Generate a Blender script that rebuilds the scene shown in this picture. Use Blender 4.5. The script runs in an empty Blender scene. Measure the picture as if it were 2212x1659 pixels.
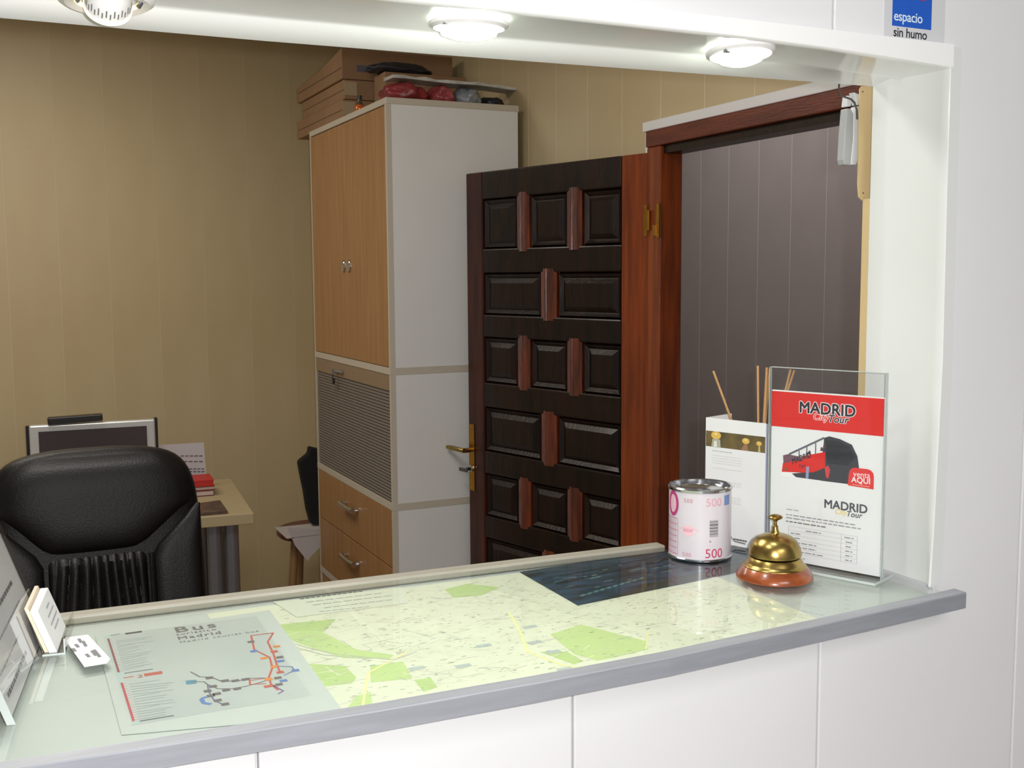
import bpy, math, random
from mathutils import Vector, Matrix
random.seed(7)
R = math.radians
C = bpy.context.scene.collection
SC = bpy.context.scene

# ------------------------------------------------------------ camera
F_PX, CZ = 2351.59, 1.6
yaw, pit, rol = R(25.41632), R(-5.75763), R(-0.38332)
fwd = Vector((math.sin(yaw)*math.cos(pit), math.cos(yaw)*math.cos(pit), math.sin(pit)))
rt0 = Vector((math.cos(yaw), -math.sin(yaw), 0)); up0 = rt0.cross(fwd)
rt = math.cos(rol)*rt0 + math.sin(rol)*up0
up = -math.sin(rol)*rt0 + math.cos(rol)*up0
cam = bpy.data.objects.new('camera', bpy.data.cameras.new('camera')); C.objects.link(cam)
cam.data.sensor_width = 36; cam.data.lens = F_PX*36/2212; cam.data.clip_start = 0.02
cam.matrix_world = Matrix(((rt.x, up.x, -fwd.x, 0), (rt.y, up.y, -fwd.y, 0), (rt.z, up.z, -fwd.z, CZ), (0, 0, 0, 1)))
SC.camera = cam
EYE = Vector((0, 0, CZ))
def P(px, py, ax, val):                     # photograph pixel -> point on the real plane ax = val
    d = rt*((px-1106)/F_PX) - up*((py-829.5)/F_PX) + fwd
    i = 'XYZ'.index(ax)
    return EYE + d*((val-EYE[i])/d[i])

# ------------------------------------------------------------ world, lights, exposure
w = bpy.data.worlds.new('world'); SC.world = w; w.use_nodes = True
w.node_tree.nodes['Background'].inputs[0].default_value = (0.8, 0.85, 0.9, 1)
w.node_tree.nodes['Background'].inputs[1].default_value = 0.2
SC.view_settings.view_transform = 'Standard'; SC.view_settings.look = 'None'
SC.view_settings.exposure = 0.0; SC.view_settings.gamma = 1.0; SC.view_settings.use_curve_mapping = False
def light(name, kind, loc, energy, col, size=.1, rot=(0, 0, 0), **kw):
    l = bpy.data.lights.new(name, kind); l.energy = energy; l.color = col
    if kind == 'AREA':
        l.shape = 'RECTANGLE'; l.size = size; l.size_y = kw.get('sy', size)
    else: l.shadow_soft_size = size
    if kind == 'SPOT': l.spot_size = R(kw.get('ang', 90)); l.spot_blend = kw.get('blend', .6)
    o = bpy.data.objects.new(name, l); C.objects.link(o); o.location = loc; o.rotation_euler = rot
    return o
fl = EYE + rt*.035 + up*.012 - fwd*.0
light('camera_flash', 'SPOT', fl, 49, (1, .98, .985), .008, cam.rotation_euler if False else cam.matrix_world.to_euler(), ang=125, blend=.35)
light('office_fill', 'AREA', (.0, 2.15, 2.74), 24, (1, .95, .88), 1.0, (0, 0, 0), sy=.5)  # unseen area lamp added as ambient fill for the office
light('desk_fill', 'AREA', (-.2, 4.1, 2.74), 15, (1, .93, .82), 1.0, (0, 0, 0), sy=.4)  # second unseen lamp, added to lift the back wall
light('corridor_fill', 'AREA', (2.4, 3.4, 2.74), 9, (1, .95, .93), .4, (0, 0, 0), sy=1.6)  # unseen lamp added to brighten the corridor wall
light('lobby_fill', 'AREA', (.5, -1.5, 2.74), 30, (1, .98, .96), 1.2, (0, 0, 0), sy=1.2)  # unseen lamp added as fill on the lobby side

# ------------------------------------------------------------ materials
def lin(c):
    return tuple((v/12.92 if v <= .04045 else ((v+.055)/1.055)**2.4) for v in (x/255 for x in c)) + (1,)
MATS = {}
def mat(name, col, rough=.5, metal=0, var=0, vscale=8, stretch=(1, 1, 1), bump=0, bscale=60, col2=None, coat=0, spec=.5, emit=None, estr=0):
    if name in MATS: return MATS[name]
    m = bpy.data.materials.new(name); MATS[name] = m; m.use_nodes = True
    nt = m.node_tree; b = nt.nodes['Principled BSDF']
    c = lin(col)
    b.inputs['Base Color'].default_value = c; b.inputs['Roughness'].default_value = rough
    b.inputs['Metallic'].default_value = metal; b.inputs['Coat Weight'].default_value = coat
    b.inputs['Coat Roughness'].default_value = .08
    b.inputs['Specular IOR Level'].default_value = spec
    if emit: b.inputs['Emission Color'].default_value = lin(emit); b.inputs['Emission Strength'].default_value = estr
    tc = mp = None
    if var or col2 or bump:
        tc = nt.nodes.new('ShaderNodeTexCoord'); mp = nt.nodes.new('ShaderNodeMapping')
        nt.links.new(tc.outputs['Object'], mp.inputs[0]); mp.inputs['Scale'].default_value = stretch
    if var or col2:
        n = nt.nodes.new('ShaderNodeTexNoise'); n.inputs['Scale'].default_value = vscale; n.inputs['Detail'].default_value = 6
        r = nt.nodes.new('ShaderNodeValToRGB')
        c2 = lin(col2) if col2 else tuple(min(1, x*(1-var)) for x in c[:3])+(1,)
        r.color_ramp.elements[0].position = .35; r.color_ramp.elements[1].position = .68
        r.color_ramp.elements[0].color = c2; r.color_ramp.elements[1].color = c
        nt.links.new(mp.outputs[0], n.inputs['Vector']); nt.links.new(n.outputs['Fac'], r.inputs[0])
        nt.links.new(r.outputs[0], b.inputs['Base Color'])
    if bump:
        n2 = nt.nodes.new('ShaderNodeTexNoise'); n2.inputs['Scale'].default_value = bscale; n2.inputs['Detail'].default_value = 4
        bp = nt.nodes.new('ShaderNodeBump'); bp.inputs['Strength'].default_value = bump; bp.inputs['Distance'].default_value = .004
        nt.links.new(mp.outputs[0], n2.inputs['Vector']); nt.links.new(n2.outputs['Fac'], bp.inputs['Height'])
        nt.links.new(bp.outputs[0], b.inputs['Normal'])
    return m
def glassmat(name, tint, rough=.02, ior=1.45):
    if name in MATS: return MATS[name]
    m = bpy.data.materials.new(name); MATS[name] = m; m.use_nodes = True
    nt = m.node_tree; nt.nodes.clear()
    o = nt.nodes.new('ShaderNodeOutputMaterial'); mx = nt.nodes.new('ShaderNodeMixShader')
    t = nt.nodes.new('ShaderNodeBsdfTransparent'); t.inputs[0].default_value = tuple(tint)+(1,)
    g = nt.nodes.new('ShaderNodeBsdfGlossy'); g.inputs['Roughness'].default_value = rough
    f = nt.nodes.new('ShaderNodeFresnel'); f.inputs[0].default_value = ior
    ge = nt.nodes.new('ShaderNodeNewGeometry'); inv = nt.nodes.new('ShaderNodeMath'); inv.operation = 'SUBTRACT'; inv.inputs[0].default_value = 1
    mu = nt.nodes.new('ShaderNodeMath'); mu.operation = 'MULTIPLY'
    nt.links.new(ge.outputs['Backfacing'], inv.inputs[1]); nt.links.new(inv.outputs[0], mu.inputs[0]); nt.links.new(f.outputs[0], mu.inputs[1])   # only entering surfaces mirror
    nt.links.new(mu.outputs[0], mx.inputs[0]); nt.links.new(t.outputs[0], mx.inputs[1]); nt.links.new(g.outputs[0], mx.inputs[2])
    nt.links.new(mx.outputs[0], o.inputs[0]); return m
PVC = mat('white_pvc', (236, 237, 238), .28, var=.04, vscale=3)
PVCG = mat('white_pvc_gloss', (226, 229, 227), .2, coat=.2)
PVCS = mat('soffit_pvc_lit', (252, 254, 252), .16, coat=.2)  # brighter copy of the trim white, light bounced off the counter put into colour
PVCSEAM = mat('pvc_seam', (225, 225, 228), .4)
CREAM = mat('cream_pvc', (206, 190, 152), .42, col2=(196, 176, 136), vscale=2.2, stretch=(1, 1, .5))
CREAMSEAM = mat('cream_seam_lit', (235, 222, 200), .5)  # paler than the planks: light caught by the grooves put into colour
GREYW = mat('grey_pvc', (168, 160, 160), .5, var=.06, vscale=4)
GREYSEAM = mat('grey_seam_lit', (225, 218, 215), .5)  # light catching the corridor grooves, painted in as a pale backing
FLOOR = mat('floor_tile', (150, 132, 112), .35, var=.15, vscale=5)
CEIL = mat('ceiling_paint', (225, 222, 215), .8, var=.03)
DOORD = mat('door_dark_wood', (36, 18, 10), .34, col2=(16, 9, 6), vscale=9, stretch=(3, 3, .5), bump=.25, bscale=40, coat=.08, spec=.35)
DOORO = mat('door_orange_lit_wood', (146, 66, 20), .26, col2=(106, 44, 14), vscale=12, stretch=(4, 4, .3), bump=.2, bscale=60, coat=.2)  # orange stain with flash glare put into the colour
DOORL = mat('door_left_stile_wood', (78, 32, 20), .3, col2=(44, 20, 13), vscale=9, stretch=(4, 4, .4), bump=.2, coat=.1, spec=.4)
DOORM = mat('door_muntin_lit_wood', (120, 52, 22), .27, col2=(62, 26, 12), vscale=12, stretch=(4, 4, .5), bump=.2, bscale=60, coat=.4)  # flash light on the raised muntins put into this orange tone
FRAMEW = mat('frame_mahogany', (112, 46, 28), .35, col2=(86, 34, 22), vscale=10, stretch=(5, .5, 5), bump=.15, coat=.2)
BEECH = mat('beech_veneer', (176, 132, 86), .38, col2=(160, 118, 76), vscale=6, stretch=(6, 6, .5))
CABW = mat('cabinet_white', (232, 233, 232), .5, var=.03, vscale=5)
CABTRIM = mat('cabinet_trim', (200, 192, 176), .5)
TAMB = mat('tambour_grey', (132, 124, 116), .45)
STEEL = mat('polished_steel', (200, 202, 206), .16, metal=1)
ALU = mat('brushed_aluminium', (176, 180, 188), .42, metal=.35, var=.12, vscale=30, stretch=(.3, 6, 6))
BRASS = mat('aged_brass', (186, 160, 96), .27, metal=1, col2=(150, 126, 70), vscale=40, bump=.05, bscale=90)
BRASSP = mat('brass_plate', (190, 140, 60), .3, metal=1, var=.2, vscale=20)
BELLW = mat('bell_base_wood', (168, 88, 44), .25, col2=(120, 56, 26), vscale=22, stretch=(1, 1, 4), coat=.5)
LEATHER = mat('black_leather', (8, 7, 9), .46, bump=.2, bscale=220, var=.2, vscale=10, spec=.38)
BLACKP = mat('black_plastic', (22, 20, 22), .35, var=.1)
SILVERP = mat('silver_plastic', (205, 208, 208), .28, metal=.3)
SCREEN = mat('screen_glass', (70, 62, 66), .25, var=.1, vscale=3)
PAPER = mat('paper_white', (238, 240, 240), .6, var=.02)
PAPERG = mat('paper_pale_green', (204, 212, 206), .6, var=.02)
WORKT = mat('worktop_white', (204, 211, 206), .45, var=.03)
LEDGE = mat('ledge_wood', (168, 164, 150), .5, var=.12, vscale=14, stretch=(.5, 3, 3))
CARDB = mat('cardboard', (156, 122, 90), .75, var=.12, vscale=8)
REDBAG = mat('red_plastic_bag', (170, 60, 66), .35, col2=(110, 40, 42), vscale=14, bump=.6, bscale=30)
GREYBAG = mat('clear_grey_bag', (165, 170, 176), .25, col2=(110, 118, 130), vscale=12, bump=.6, bscale=30)
DARKBAG = mat('dark_bag', (44, 46, 52), .4, bump=.5, bscale=25)
TAPEW = mat('white_film', (215, 214, 210), .35, col2=(170, 168, 162), vscale=20, bump=.5, bscale=40)
ORANGE = mat('amber_liquid', (205, 95, 25), .12, coat=.5)
DESKW = mat('desk_laminate', (186, 170, 134), .4, var=.03)
LEGG = mat('leg_grey_metal', (132, 134, 142), .3, metal=.6)
CLOTH = mat('white_cloth', (196, 188, 188), .85, bump=.2, bscale=50)
BLACKF = mat('black_fabric', (20, 20, 20), .9, bump=.4, bscale=120)
REDDW = mat('reddish_wood', (110, 66, 58), .4, var=.15)
PALEW = mat('pale_wood', (158, 122, 80), .5, var=.12, vscale=12, stretch=(4, 4, .5))
REED = mat('reed_wood', (206, 160, 108), .6, var=.12, vscale=30)
HANGP = mat('white_hanger_plastic', (214, 218, 220), .35)
HANGG = mat('grey_hanger_plastic', (170, 173, 174), .4)
BEIGE = mat('beige_metal', (214, 190, 142), .5, var=.03)
WIRE = mat('steel_wire', (110, 108, 104), .3, metal=.9)
GLASSC = glassmat('counter_glass', (.975, .987, .98))
ACRYL = glassmat('clear_acrylic', (.975, .978, .978), .03, 1.49)
ACRYLE = mat('acrylic_edge', (190, 200, 196), .2)
LAMPW = mat('lamp_white', (240, 240, 238), .3)
LAMPE = mat('lamp_glow', (255, 255, 250), .5, emit=(242, 255, 236), estr=22)
LAMPWARM = mat('lamp_warm_glow', (255, 230, 190), .5, emit=(255, 222, 160), estr=3.5)
SLOT = mat('slot_dark', (120, 118, 112), .6)
INK = {}
def ink(c, rough=.5):
    k = 'ink_%d_%d_%d' % c
    return mat(k, c, rough)

# ------------------------------------------------------------ mesh helpers
class MB:
    def __init__(s): s.v = []; s.f = []; s.m = []; s.mats = []
    def mi(s, m):
        if m not in s.mats: s.mats.append(m)
        return s.mats.index(m)
    def add(s, vs, fs, m):
        o = len(s.v); s.v += [tuple(v) for v in vs]; k = s.mi(m)
        for f in fs: s.f.append([i+o for i in f]); s.m.append(k)
        return s
    def box(s, a, b, m):
        x0, y0, z0 = a; x1, y1, z1 = b
        return s.add([(x0, y0, z0), (x1, y0, z0), (x1, y1, z0), (x0, y1, z0), (x0, y0, z1), (x1, y0, z1), (x1, y1, z1), (x0, y1, z1)],
                     [(0, 3, 2, 1), (4, 5, 6, 7), (0, 1, 5, 4), (1, 2, 6, 5), (2, 3, 7, 6), (3, 0, 4, 7)], m)
    def hexa(s, q0, q1, m):              # two quads (4 points each)
        return s.add(list(q0)+list(q1), [(3, 2, 1, 0), (4, 5, 6, 7), (0, 1, 5, 4), (1, 2, 6, 5), (2, 3, 7, 6), (3, 0, 4, 7)], m)
    def poly(s, pts, m): return s.add(pts, [tuple(range(len(pts)))], m)
    def prism(s, pts, d, m):
        n = len(pts); d = Vector(d); q = [tuple(Vector(p)+d) for p in pts]
        return s.add(list(pts)+q, [tuple(range(n))[::-1], tuple(range(n, 2*n))]+[(i, (i+1) % n, n+(i+1) % n, n+i) for i in range(n)], m)
    def lathe(s, prof, m, c=(0, 0, 0), n=32, cap=True, M=None):
        vs = []
        for r, z in prof:
            for k in range(n):
                a = 2*math.pi*k/n; v = Vector((r*math.cos(a), r*math.sin(a), z))
                if M: v = M @ v
                vs.append(v+Vector(c))
        fs = [(i*n+k, i*n+(k+1) % n, (i+1)*n+(k+1) % n, (i+1)*n+k) for i in range(len(prof)-1) for k in range(n)]
        if cap: fs += [tuple(range(n))[::-1], tuple(range((len(prof)-1)*n, len(prof)*n))]
        return s.add(vs, fs, m)
    def tube(s, pts, r, m, n=8, cap=True):
        pts = [Vector(p) for p in pts]; vs = []; rr = r if isinstance(r, (list, tuple)) else [r]*len(pts)
        ref = None
        for i, p in enumerate(pts):
            t = (pts[min(i+1, len(pts)-1)]-pts[max(i-1, 0)]).normalized()
            if ref is None: ref = Vector((0, 0, 1)) if abs(t.z) < .9 else Vector((1, 0, 0))
            u = t.cross(ref).normalized(); v = u.cross(t).normalized(); ref = v
            for k in range(n):
                a = 2*math.pi*k/n; vs.append(p+u*(rr[i]*math.cos(a))+v*(rr[i]*math.sin(a)))
        fs = [(i*n+k, i*n+(k+1) % n, (i+1)*n+(k+1) % n, (i+1)*n+k) for i in range(len(pts)-1) for k in range(n)]
        if cap: fs += [tuple(range(n))[::-1], tuple(range((len(pts)-1)*n, len(pts)*n))]
        return s.add(vs, fs, m)
    def sweep(s, rings, m, closed=True, caps=True):      # rings: list of equal-length point lists
        n = len(rings[0]); vs = [p for r in rings for p in r]
        fs = []
        for i in range(len(rings)-1):
            for k in range(n if closed else n-1):
                fs.append((i*n+k, i*n+(k+1) % n, (i+1)*n+(k+1) % n, (i+1)*n+k))
        if caps and closed: fs += [tuple(range(n))[::-1], tuple(range((len(rings)-1)*n, len(rings)*n))]
        return s.add(vs, fs, m)
    def build(s, name, parent=None, smooth=False, bevel=0, sub=0, fixn=True):
        me = bpy.data.meshes.new(name); me.from_pydata(s.v, [], s.f); 
        for m in s.mats: me.materials.append(m)
        me.polygons.foreach_set('material_index', s.m)
        if fixn:
            import bmesh
            bm = bmesh.new(); bm.from_mesh(me); bmesh.ops.recalc_face_normals(bm, faces=bm.faces); bm.to_mesh(me); bm.free()
        if smooth: me.polygons.foreach_set('use_smooth', [True]*len(me.polygons))
        me.update()
        o = bpy.data.objects.new(name, me); C.objects.link(o)
        if parent: o.parent = parent
        if bevel:
            b = o.modifiers.new('b', 'BEVEL'); b.width = bevel; b.segments = 2; b.limit_method = 'ANGLE'; b.angle_limit = R(40)
        if sub:
            b = o.modifiers.new('s', 'SUBSURF'); b.levels = sub; b.render_levels = sub
        if smooth:
            try: me.set_sharp_from_angle(angle=R(42))
            except Exception: pass
        return o
def thing(name, label, cat, loc=(0, 0, 0), rotz=0, group=None):
    o = bpy.data.objects.new(name, None); C.objects.link(o); o.empty_display_size = .05
    o.location = loc; o.rotation_euler = (0, 0, rotz); o['label'] = label; o['category'] = cat
    if group: o['group'] = group
    return o
def tag(o, label, cat, group=None):
    o['label'] = label; o['category'] = cat
    if group: o['group'] = group
    return o
def struct(o, label=None, cat=None):
    o['kind'] = 'structure'
    if label: o['label'] = label
    if cat: o['category'] = cat
    return o
def sempty(name, label, cat, loc=(0, 0, 0), rotz=0):
    return struct(thing(name, label, cat, loc, rotz))
def copyof(o, parent, loc):
    c = o.copy(); C.objects.link(c); c.parent = parent; c.location = loc; return c
_tc = {}
def text2d(txt, size, bold=0, shear=0, align='LEFT', sp=1.0):
    k = (txt, bold, shear, sp)
    if k not in _tc:
        cu = bpy.data.curves.new('t', 'FONT'); cu.body = txt; cu.size = 1; cu.offset = bold; cu.shear = shear
        cu.resolution_u = 3; cu.space_character = sp; cu.fill_mode = 'BOTH' if hasattr(cu, 'fill_mode') else cu.fill_mode
        o = bpy.data.objects.new('t', cu); C.objects.link(o)
        dg = bpy.context.evaluated_depsgraph_get(); me = bpy.data.meshes.new_from_object(o.evaluated_get(dg))
        vs = [(v.co.x, v.co.y) for v in me.vertices]; fs = [tuple(p.vertices) for p in me.polygons]
        bpy.data.objects.remove(o); bpy.data.curves.remove(cu); bpy.data.meshes.remove(me)
        _tc[k] = (vs, fs)
    vs, fs = _tc[k]
    wd = max([v[0] for v in vs] or [0])
    off = {'LEFT': 0, 'CENTER': -wd/2, 'RIGHT': -wd}[align]
    return [((x+off)*size, y*size) for x, y in vs], fs, wd*size
def put_text(mb, fn, txt, u, v, size, m, lift=.0003, rot=0, **kw):   # fn(u,v,lift)->xyz
    bold = kw.pop('bold', 0); vs, fs, wd = text2d(txt, size, **kw); c, s_ = math.cos(rot), math.sin(rot)
    offs = [(0, 0)]
    if bold:
        k = 10 if bold > .045 else 4
        offs = [(0, 0)]+[(bold*size*math.cos(2*math.pi*i/k+.6), bold*size*math.sin(2*math.pi*i/k+.6)) for i in range(k)]
    for i, (ox, oy) in enumerate(offs): mb.add([fn(u+x*c-y*s_+ox, v+x*s_+y*c+oy, lift+i*4e-6) for x, y in vs], fs, m)
    return wd
def rect(mb, fn, u0, v0, u1, v1, m, lift=.0002):
    mb.add([fn(u0, v0, lift), fn(u1, v0, lift), fn(u1, v1, lift), fn(u0, v1, lift)], [(0, 1, 2, 3)], m)
_pk = [0]
def pol(mb, fn, pts, m, lift=.0002):
    _pk[0] = (_pk[0]+1) % 12; lift += _pk[0]*2e-6
    mb.add([fn(u, v, lift) for u, v in pts], [tuple(range(len(pts)))], m)
def stroke(mb, fn, pts, wd, m, lift=.0003):
    for (a, b), (c, d) in zip(pts, pts[1:]):
        _pk[0] = (_pk[0]+1) % 12; lift += (_pk[0]-5)*1.5e-6
        L = math.hypot(c-a, d-b)
        if L < 1e-6: continue
        nx, ny = -(d-b)/L*wd/2, (c-a)/L*wd/2
        mb.add([fn(a+nx, b+ny, lift), fn(a-nx, b-ny, lift), fn(c-nx, d-ny, lift), fn(c+nx, d+ny, lift)], [(0, 1, 2, 3)], m)
def interp(tab, x):
    if x <= tab[0][0]: return tab[0][1]
    for (a, ya), (b, yb) in zip(tab, tab[1:]):
        if x <= b: return ya+(yb-ya)*(x-a)/(b-a)
    return tab[-1][1]

# ============================================================ SETTING
ZC = 1.23                       # top of counter glass
XW = 1.74                       # office right wall
YB = 5.3                        # office back wall
XC = 3.0                        # corridor wall
HC = 2.8
OFX0 = -1.6                     # left end of hatch opening
struct(MB().box((-2.4, -2.6, -.06), (3.6, 6.6, 0), FLOOR).build('floor'))
ce = struct(MB().box((-2.4, -2.6, HC), (3.6, 6.6, HC+.06), CEIL).build('ceiling'))
struct(MB().box((-2.46, -2.6, 0), (-2.4, 6.6, HC), PVC).build('wall_left'))
struct(MB().box((-2.4, -2.66, 0), (3.6, -2.6, HC), PVC).build('wall_behind'))
# back wall
wb = sempty('wall_back', 'cream panelled office back wall behind the desk', 'wall')
MB().box((-2.4, YB-.0072, 0), (XW, YB+.06, HC), mat('cream_seam_lit_soft', (212, 198, 166), .5)).build('backing', wb)  # softer pale backing, painted light in the back wall grooves
pl = MB().box((0, 0, 0), (.209, .008, HC), CREAM).build('plank', wb)
x = .066-.2115*11; first = True
while x < XW-.05:
    wdt = min(.209, XW-x)
    if x >= -2.4:
        if first: pl.location = (x+.001, YB-.008, 0); first = False
        elif wdt > .2: copyof(pl, wb, (x+.001, YB-.008, 0))
        else: MB().box((0, 0, 0), (wdt-.002, .008, HC), CREAM).build('plank', wb).location = (x+.001, YB-.008, 0)
    x += .2115
# right wall with doorway: Y 1.72..2.60, z 0..1.955
DY0, DY1, DZ = 1.72, 2.617, 1.955
wr = sempty('wall_right', 'cream panelled office wall around the doorway', 'wall')
b = MB(); b.box((XW-.0012, 1.034, 0), (XW+.030, DY0, HC), CREAMSEAM); b.box((XW-.0012, DY1, 0), (XW+.030, YB+.06, HC), CREAMSEAM); b.box((XW-.0012, DY0, DZ+.03), (XW+.030, DY1, HC), CREAMSEAM)
b.build('backing', wr)
y = 2.03-.2115*4
while y < YB-.02:
    y1 = min(y+.209, YB-.01); y0 = max(y+.001, 1.04)
    z0 = DZ+.03 if (y1 > DY0 and y0 < DY1) else 0
    if z0 and y0 < DY0: MB().box((XW-.002, y0, 0), (XW+.006, DY0-.001, z0), CREAM).build('plank', wr)
    if z0 and y1 > DY1: MB().box((XW-.002, DY1+.001, 0), (XW+.006, y1, z0), CREAM).build('plank', wr)
    MB().box((XW-.002, y0, z0), (XW+.006, y1, HC), CREAM).build('plank', wr)
    y += .2115
# corridor wall
wc = sempty('wall_corridor', 'grey panelled corridor wall seen through the doorway', 'wall')
MB().box((XC-.0072, 1.034, 0), (XC+.06, 6.6, HC), GREYSEAM).build('backing', wc)
pl = None; y = 4.241-.2118*15
while y < 6.4:
    if y > 1.04:
        if pl is None: pl = MB().box((0, 0, 0), (.008, .2085, HC), GREYW).build('plank', wc); pl.location = (XC-.008, y+.0015, 0)
        else: copyof(pl, wc, (XC-.008, y+.0015, 0))
    y += .2118
struct(MB().box((XW+.030, 6.54, 0), (XC, 6.6, HC), GREYW).build('wall_end'))
# front wall: core with hatch + white pvc panels on the lobby side
wf = sempty('wall_front', 'white panelled partition with the reception hatch', 'wall')
YF = .925; YK = 1.030
b = MB(); b.box((-2.4, YF+.01, 0), (3.6, YK, 1.205), PVCSEAM); b.box((-2.4, YF+.01, 1.845), (3.6, YK, HC), PVCSEAM)
b.box((.99, YF+.01, 1.205), (3.6, YK, 1.845), PVCSEAM); b.box((-2.4, YF+.01, 1.205), (OFX0, YK, 1.845), PVCSEAM)
b.build('backing', wf)
seams = [1.135+.315*k for k in range(-12, 9)]
for a, c in zip(seams, seams[1:]):
    a = max(a, -2.4); c = min(c, 3.6)
    if c-a < .02: continue
    if c <= OFX0+.01 or a >= .99: MB().box((a+.0012, YF, 0), (c-.0012, YF+.01, HC), PVC).build('panel', wf, bevel=.0015)
    else:
        if a < .99 < c:
            MB().prism([(a+.0012, YF, 0), (c-.0012, YF, 0), (c-.0012, YF, HC), (a+.0012, YF, HC), (a+.0012, YF, 1.85), (.992, YF, 1.85), (.992, YF, 1.206), (a+.0012, YF, 1.206)], (0, .01, 0), PVC).build('panel', wf, bevel=.0015); continue
        MB().box((a+.0012, YF, 0), (c-.0012, YF+.01, 1.205), PVC).build('panel', wf, bevel=.0015)
        MB().box((a+.0012, YF, 1.85), (c-.0012, YF+.01, HC), PVC).build('panel', wf, bevel=.0015)
        if a < OFX0 < c: MB().box((a+.0012, YF, 1.206), (OFX0-.002, YF+.01, 1.849), PVC).build('panel', wf, bevel=.0015)
# hatch head lining (slightly sagging plastic channel)
YIN = [(OFX0, 1.06), (.018, 1.070), (.308, 1.072), (.62, 1.056), (.866, 1.040), (.982, 1.035)]
YOUT = [(OFX0, .912), (.2, .912), (.5, .911), (.8, .912), (.997, .915)]
ZF = [(OFX0, 1.835), (.2, 1.835), (.75, 1.834), (.9, 1.829), (.997, 1.825)]
rings = []
xs = [OFX0, -1.2, -.8, -.4, -.1, .1, .25, .4, .55, .7, .8, .88, .94, .985]
for x in xs:
    yi, yo, zf = interp(YIN, x), interp(YOUT, x), interp(ZF, x)
    rings.append([(x, yo, 1.8525), (x, yo, zf+.002), (x, yo+.003, zf), (x, yo+.012, zf+.001), (x, yi-.050, zf+.002), (x, yi-.044, zf+.0005), (x, yi-.040, 1.8315), (x, yi-.004, 1.8250), (x, yi-.001, 1.8245), (x, yi, 1.826), (x, yi, 1.845), (x, yo+.013, 1.845), (x, yo+.013, 1.8525)])
MB().sweep(rings, PVCS).build('trim_1', smooth=True)
struct(bpy.data.objects['trim_1'], 'white plastic head lining along the top of the hatch', 'trim')
# right jamb lining
b = MB(); rings = []
for z, dx in ((1.232, -.006), (1.3, -.003), (1.5, .002), (1.7, 0), (1.8500, 0)):
    xo, xi = .9975+dx*.7, .981+dx
    rings.append([(xo, YF-.0005, z), (xo, .915, z), (xi+.001, .915, z), (xi, .917, z), (.984, .93, z), (.984, 1.000, z), (.9815, 1.006, z), (.9805, 1.012, z), (.9805, 1.034, z), (.982, 1.0355, z), (.99, 1.0355, z), (.99, YF-.0005, z)])
b.sweep(rings, PVCG).build('trim_2', smooth=True)
struct(bpy.data.objects['trim_2'], 'white plastic jamb lining at the right side of the hatch', 'trim')
b = MB().box((OFX0-.012, .915, 1.232), (OFX0, YF-.001, 1.83), PVCG); b.box((OFX0-.006, YF-.001, 1.232), (OFX0, 1.035, 1.845), PVCG)
struct(b.build('trim_3'), 'white plastic jamb lining at the left side of the hatch', 'trim')
# raw inner edging of the jamb on the office side
struct(MB().box((.984, 1.0365, 1.232), (.999, 1.050, 1.69), BEIGE).build('trim_4'), 'narrow beige edging behind the right hatch jamb', 'trim')

# ------------------------------------------------------------ doorway frame (trim_5)
fr = sempty('trim_5', 'mahogany door frame with white casing strip around it', 'door frame')
CY1 = 2.675
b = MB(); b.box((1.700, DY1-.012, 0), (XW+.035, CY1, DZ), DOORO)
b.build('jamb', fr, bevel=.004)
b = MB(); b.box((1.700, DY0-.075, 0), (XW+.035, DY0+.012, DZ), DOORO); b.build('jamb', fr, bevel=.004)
MB().box((1.697, DY0-.075, DZ-.0), (XW+.035, CY1+.002, DZ+.046), FRAMEW).build('head', fr, bevel=.003)
MB().box((1.712, DY0+.012, DZ-.022), (XW+.03, DY1-.0125, DZ-.001), DOORD).build('stop', fr)
b = MB(); b.box((1.704, DY0-.10, DZ+.047), (XW-.001, CY1+.03, DZ+.074), PVC); b.build('casing', fr, bevel=.002)
MB().box((1.712, CY1+.003, 0), (XW-.001, CY1+.028, DZ+.046), PVC).build('casing', fr, bevel=.002)
MB().box((1.712, DY0-.10, 0), (XW-.001, DY0-.077, DZ+.046), PVC).build('casing', fr, bevel=.002)

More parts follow.
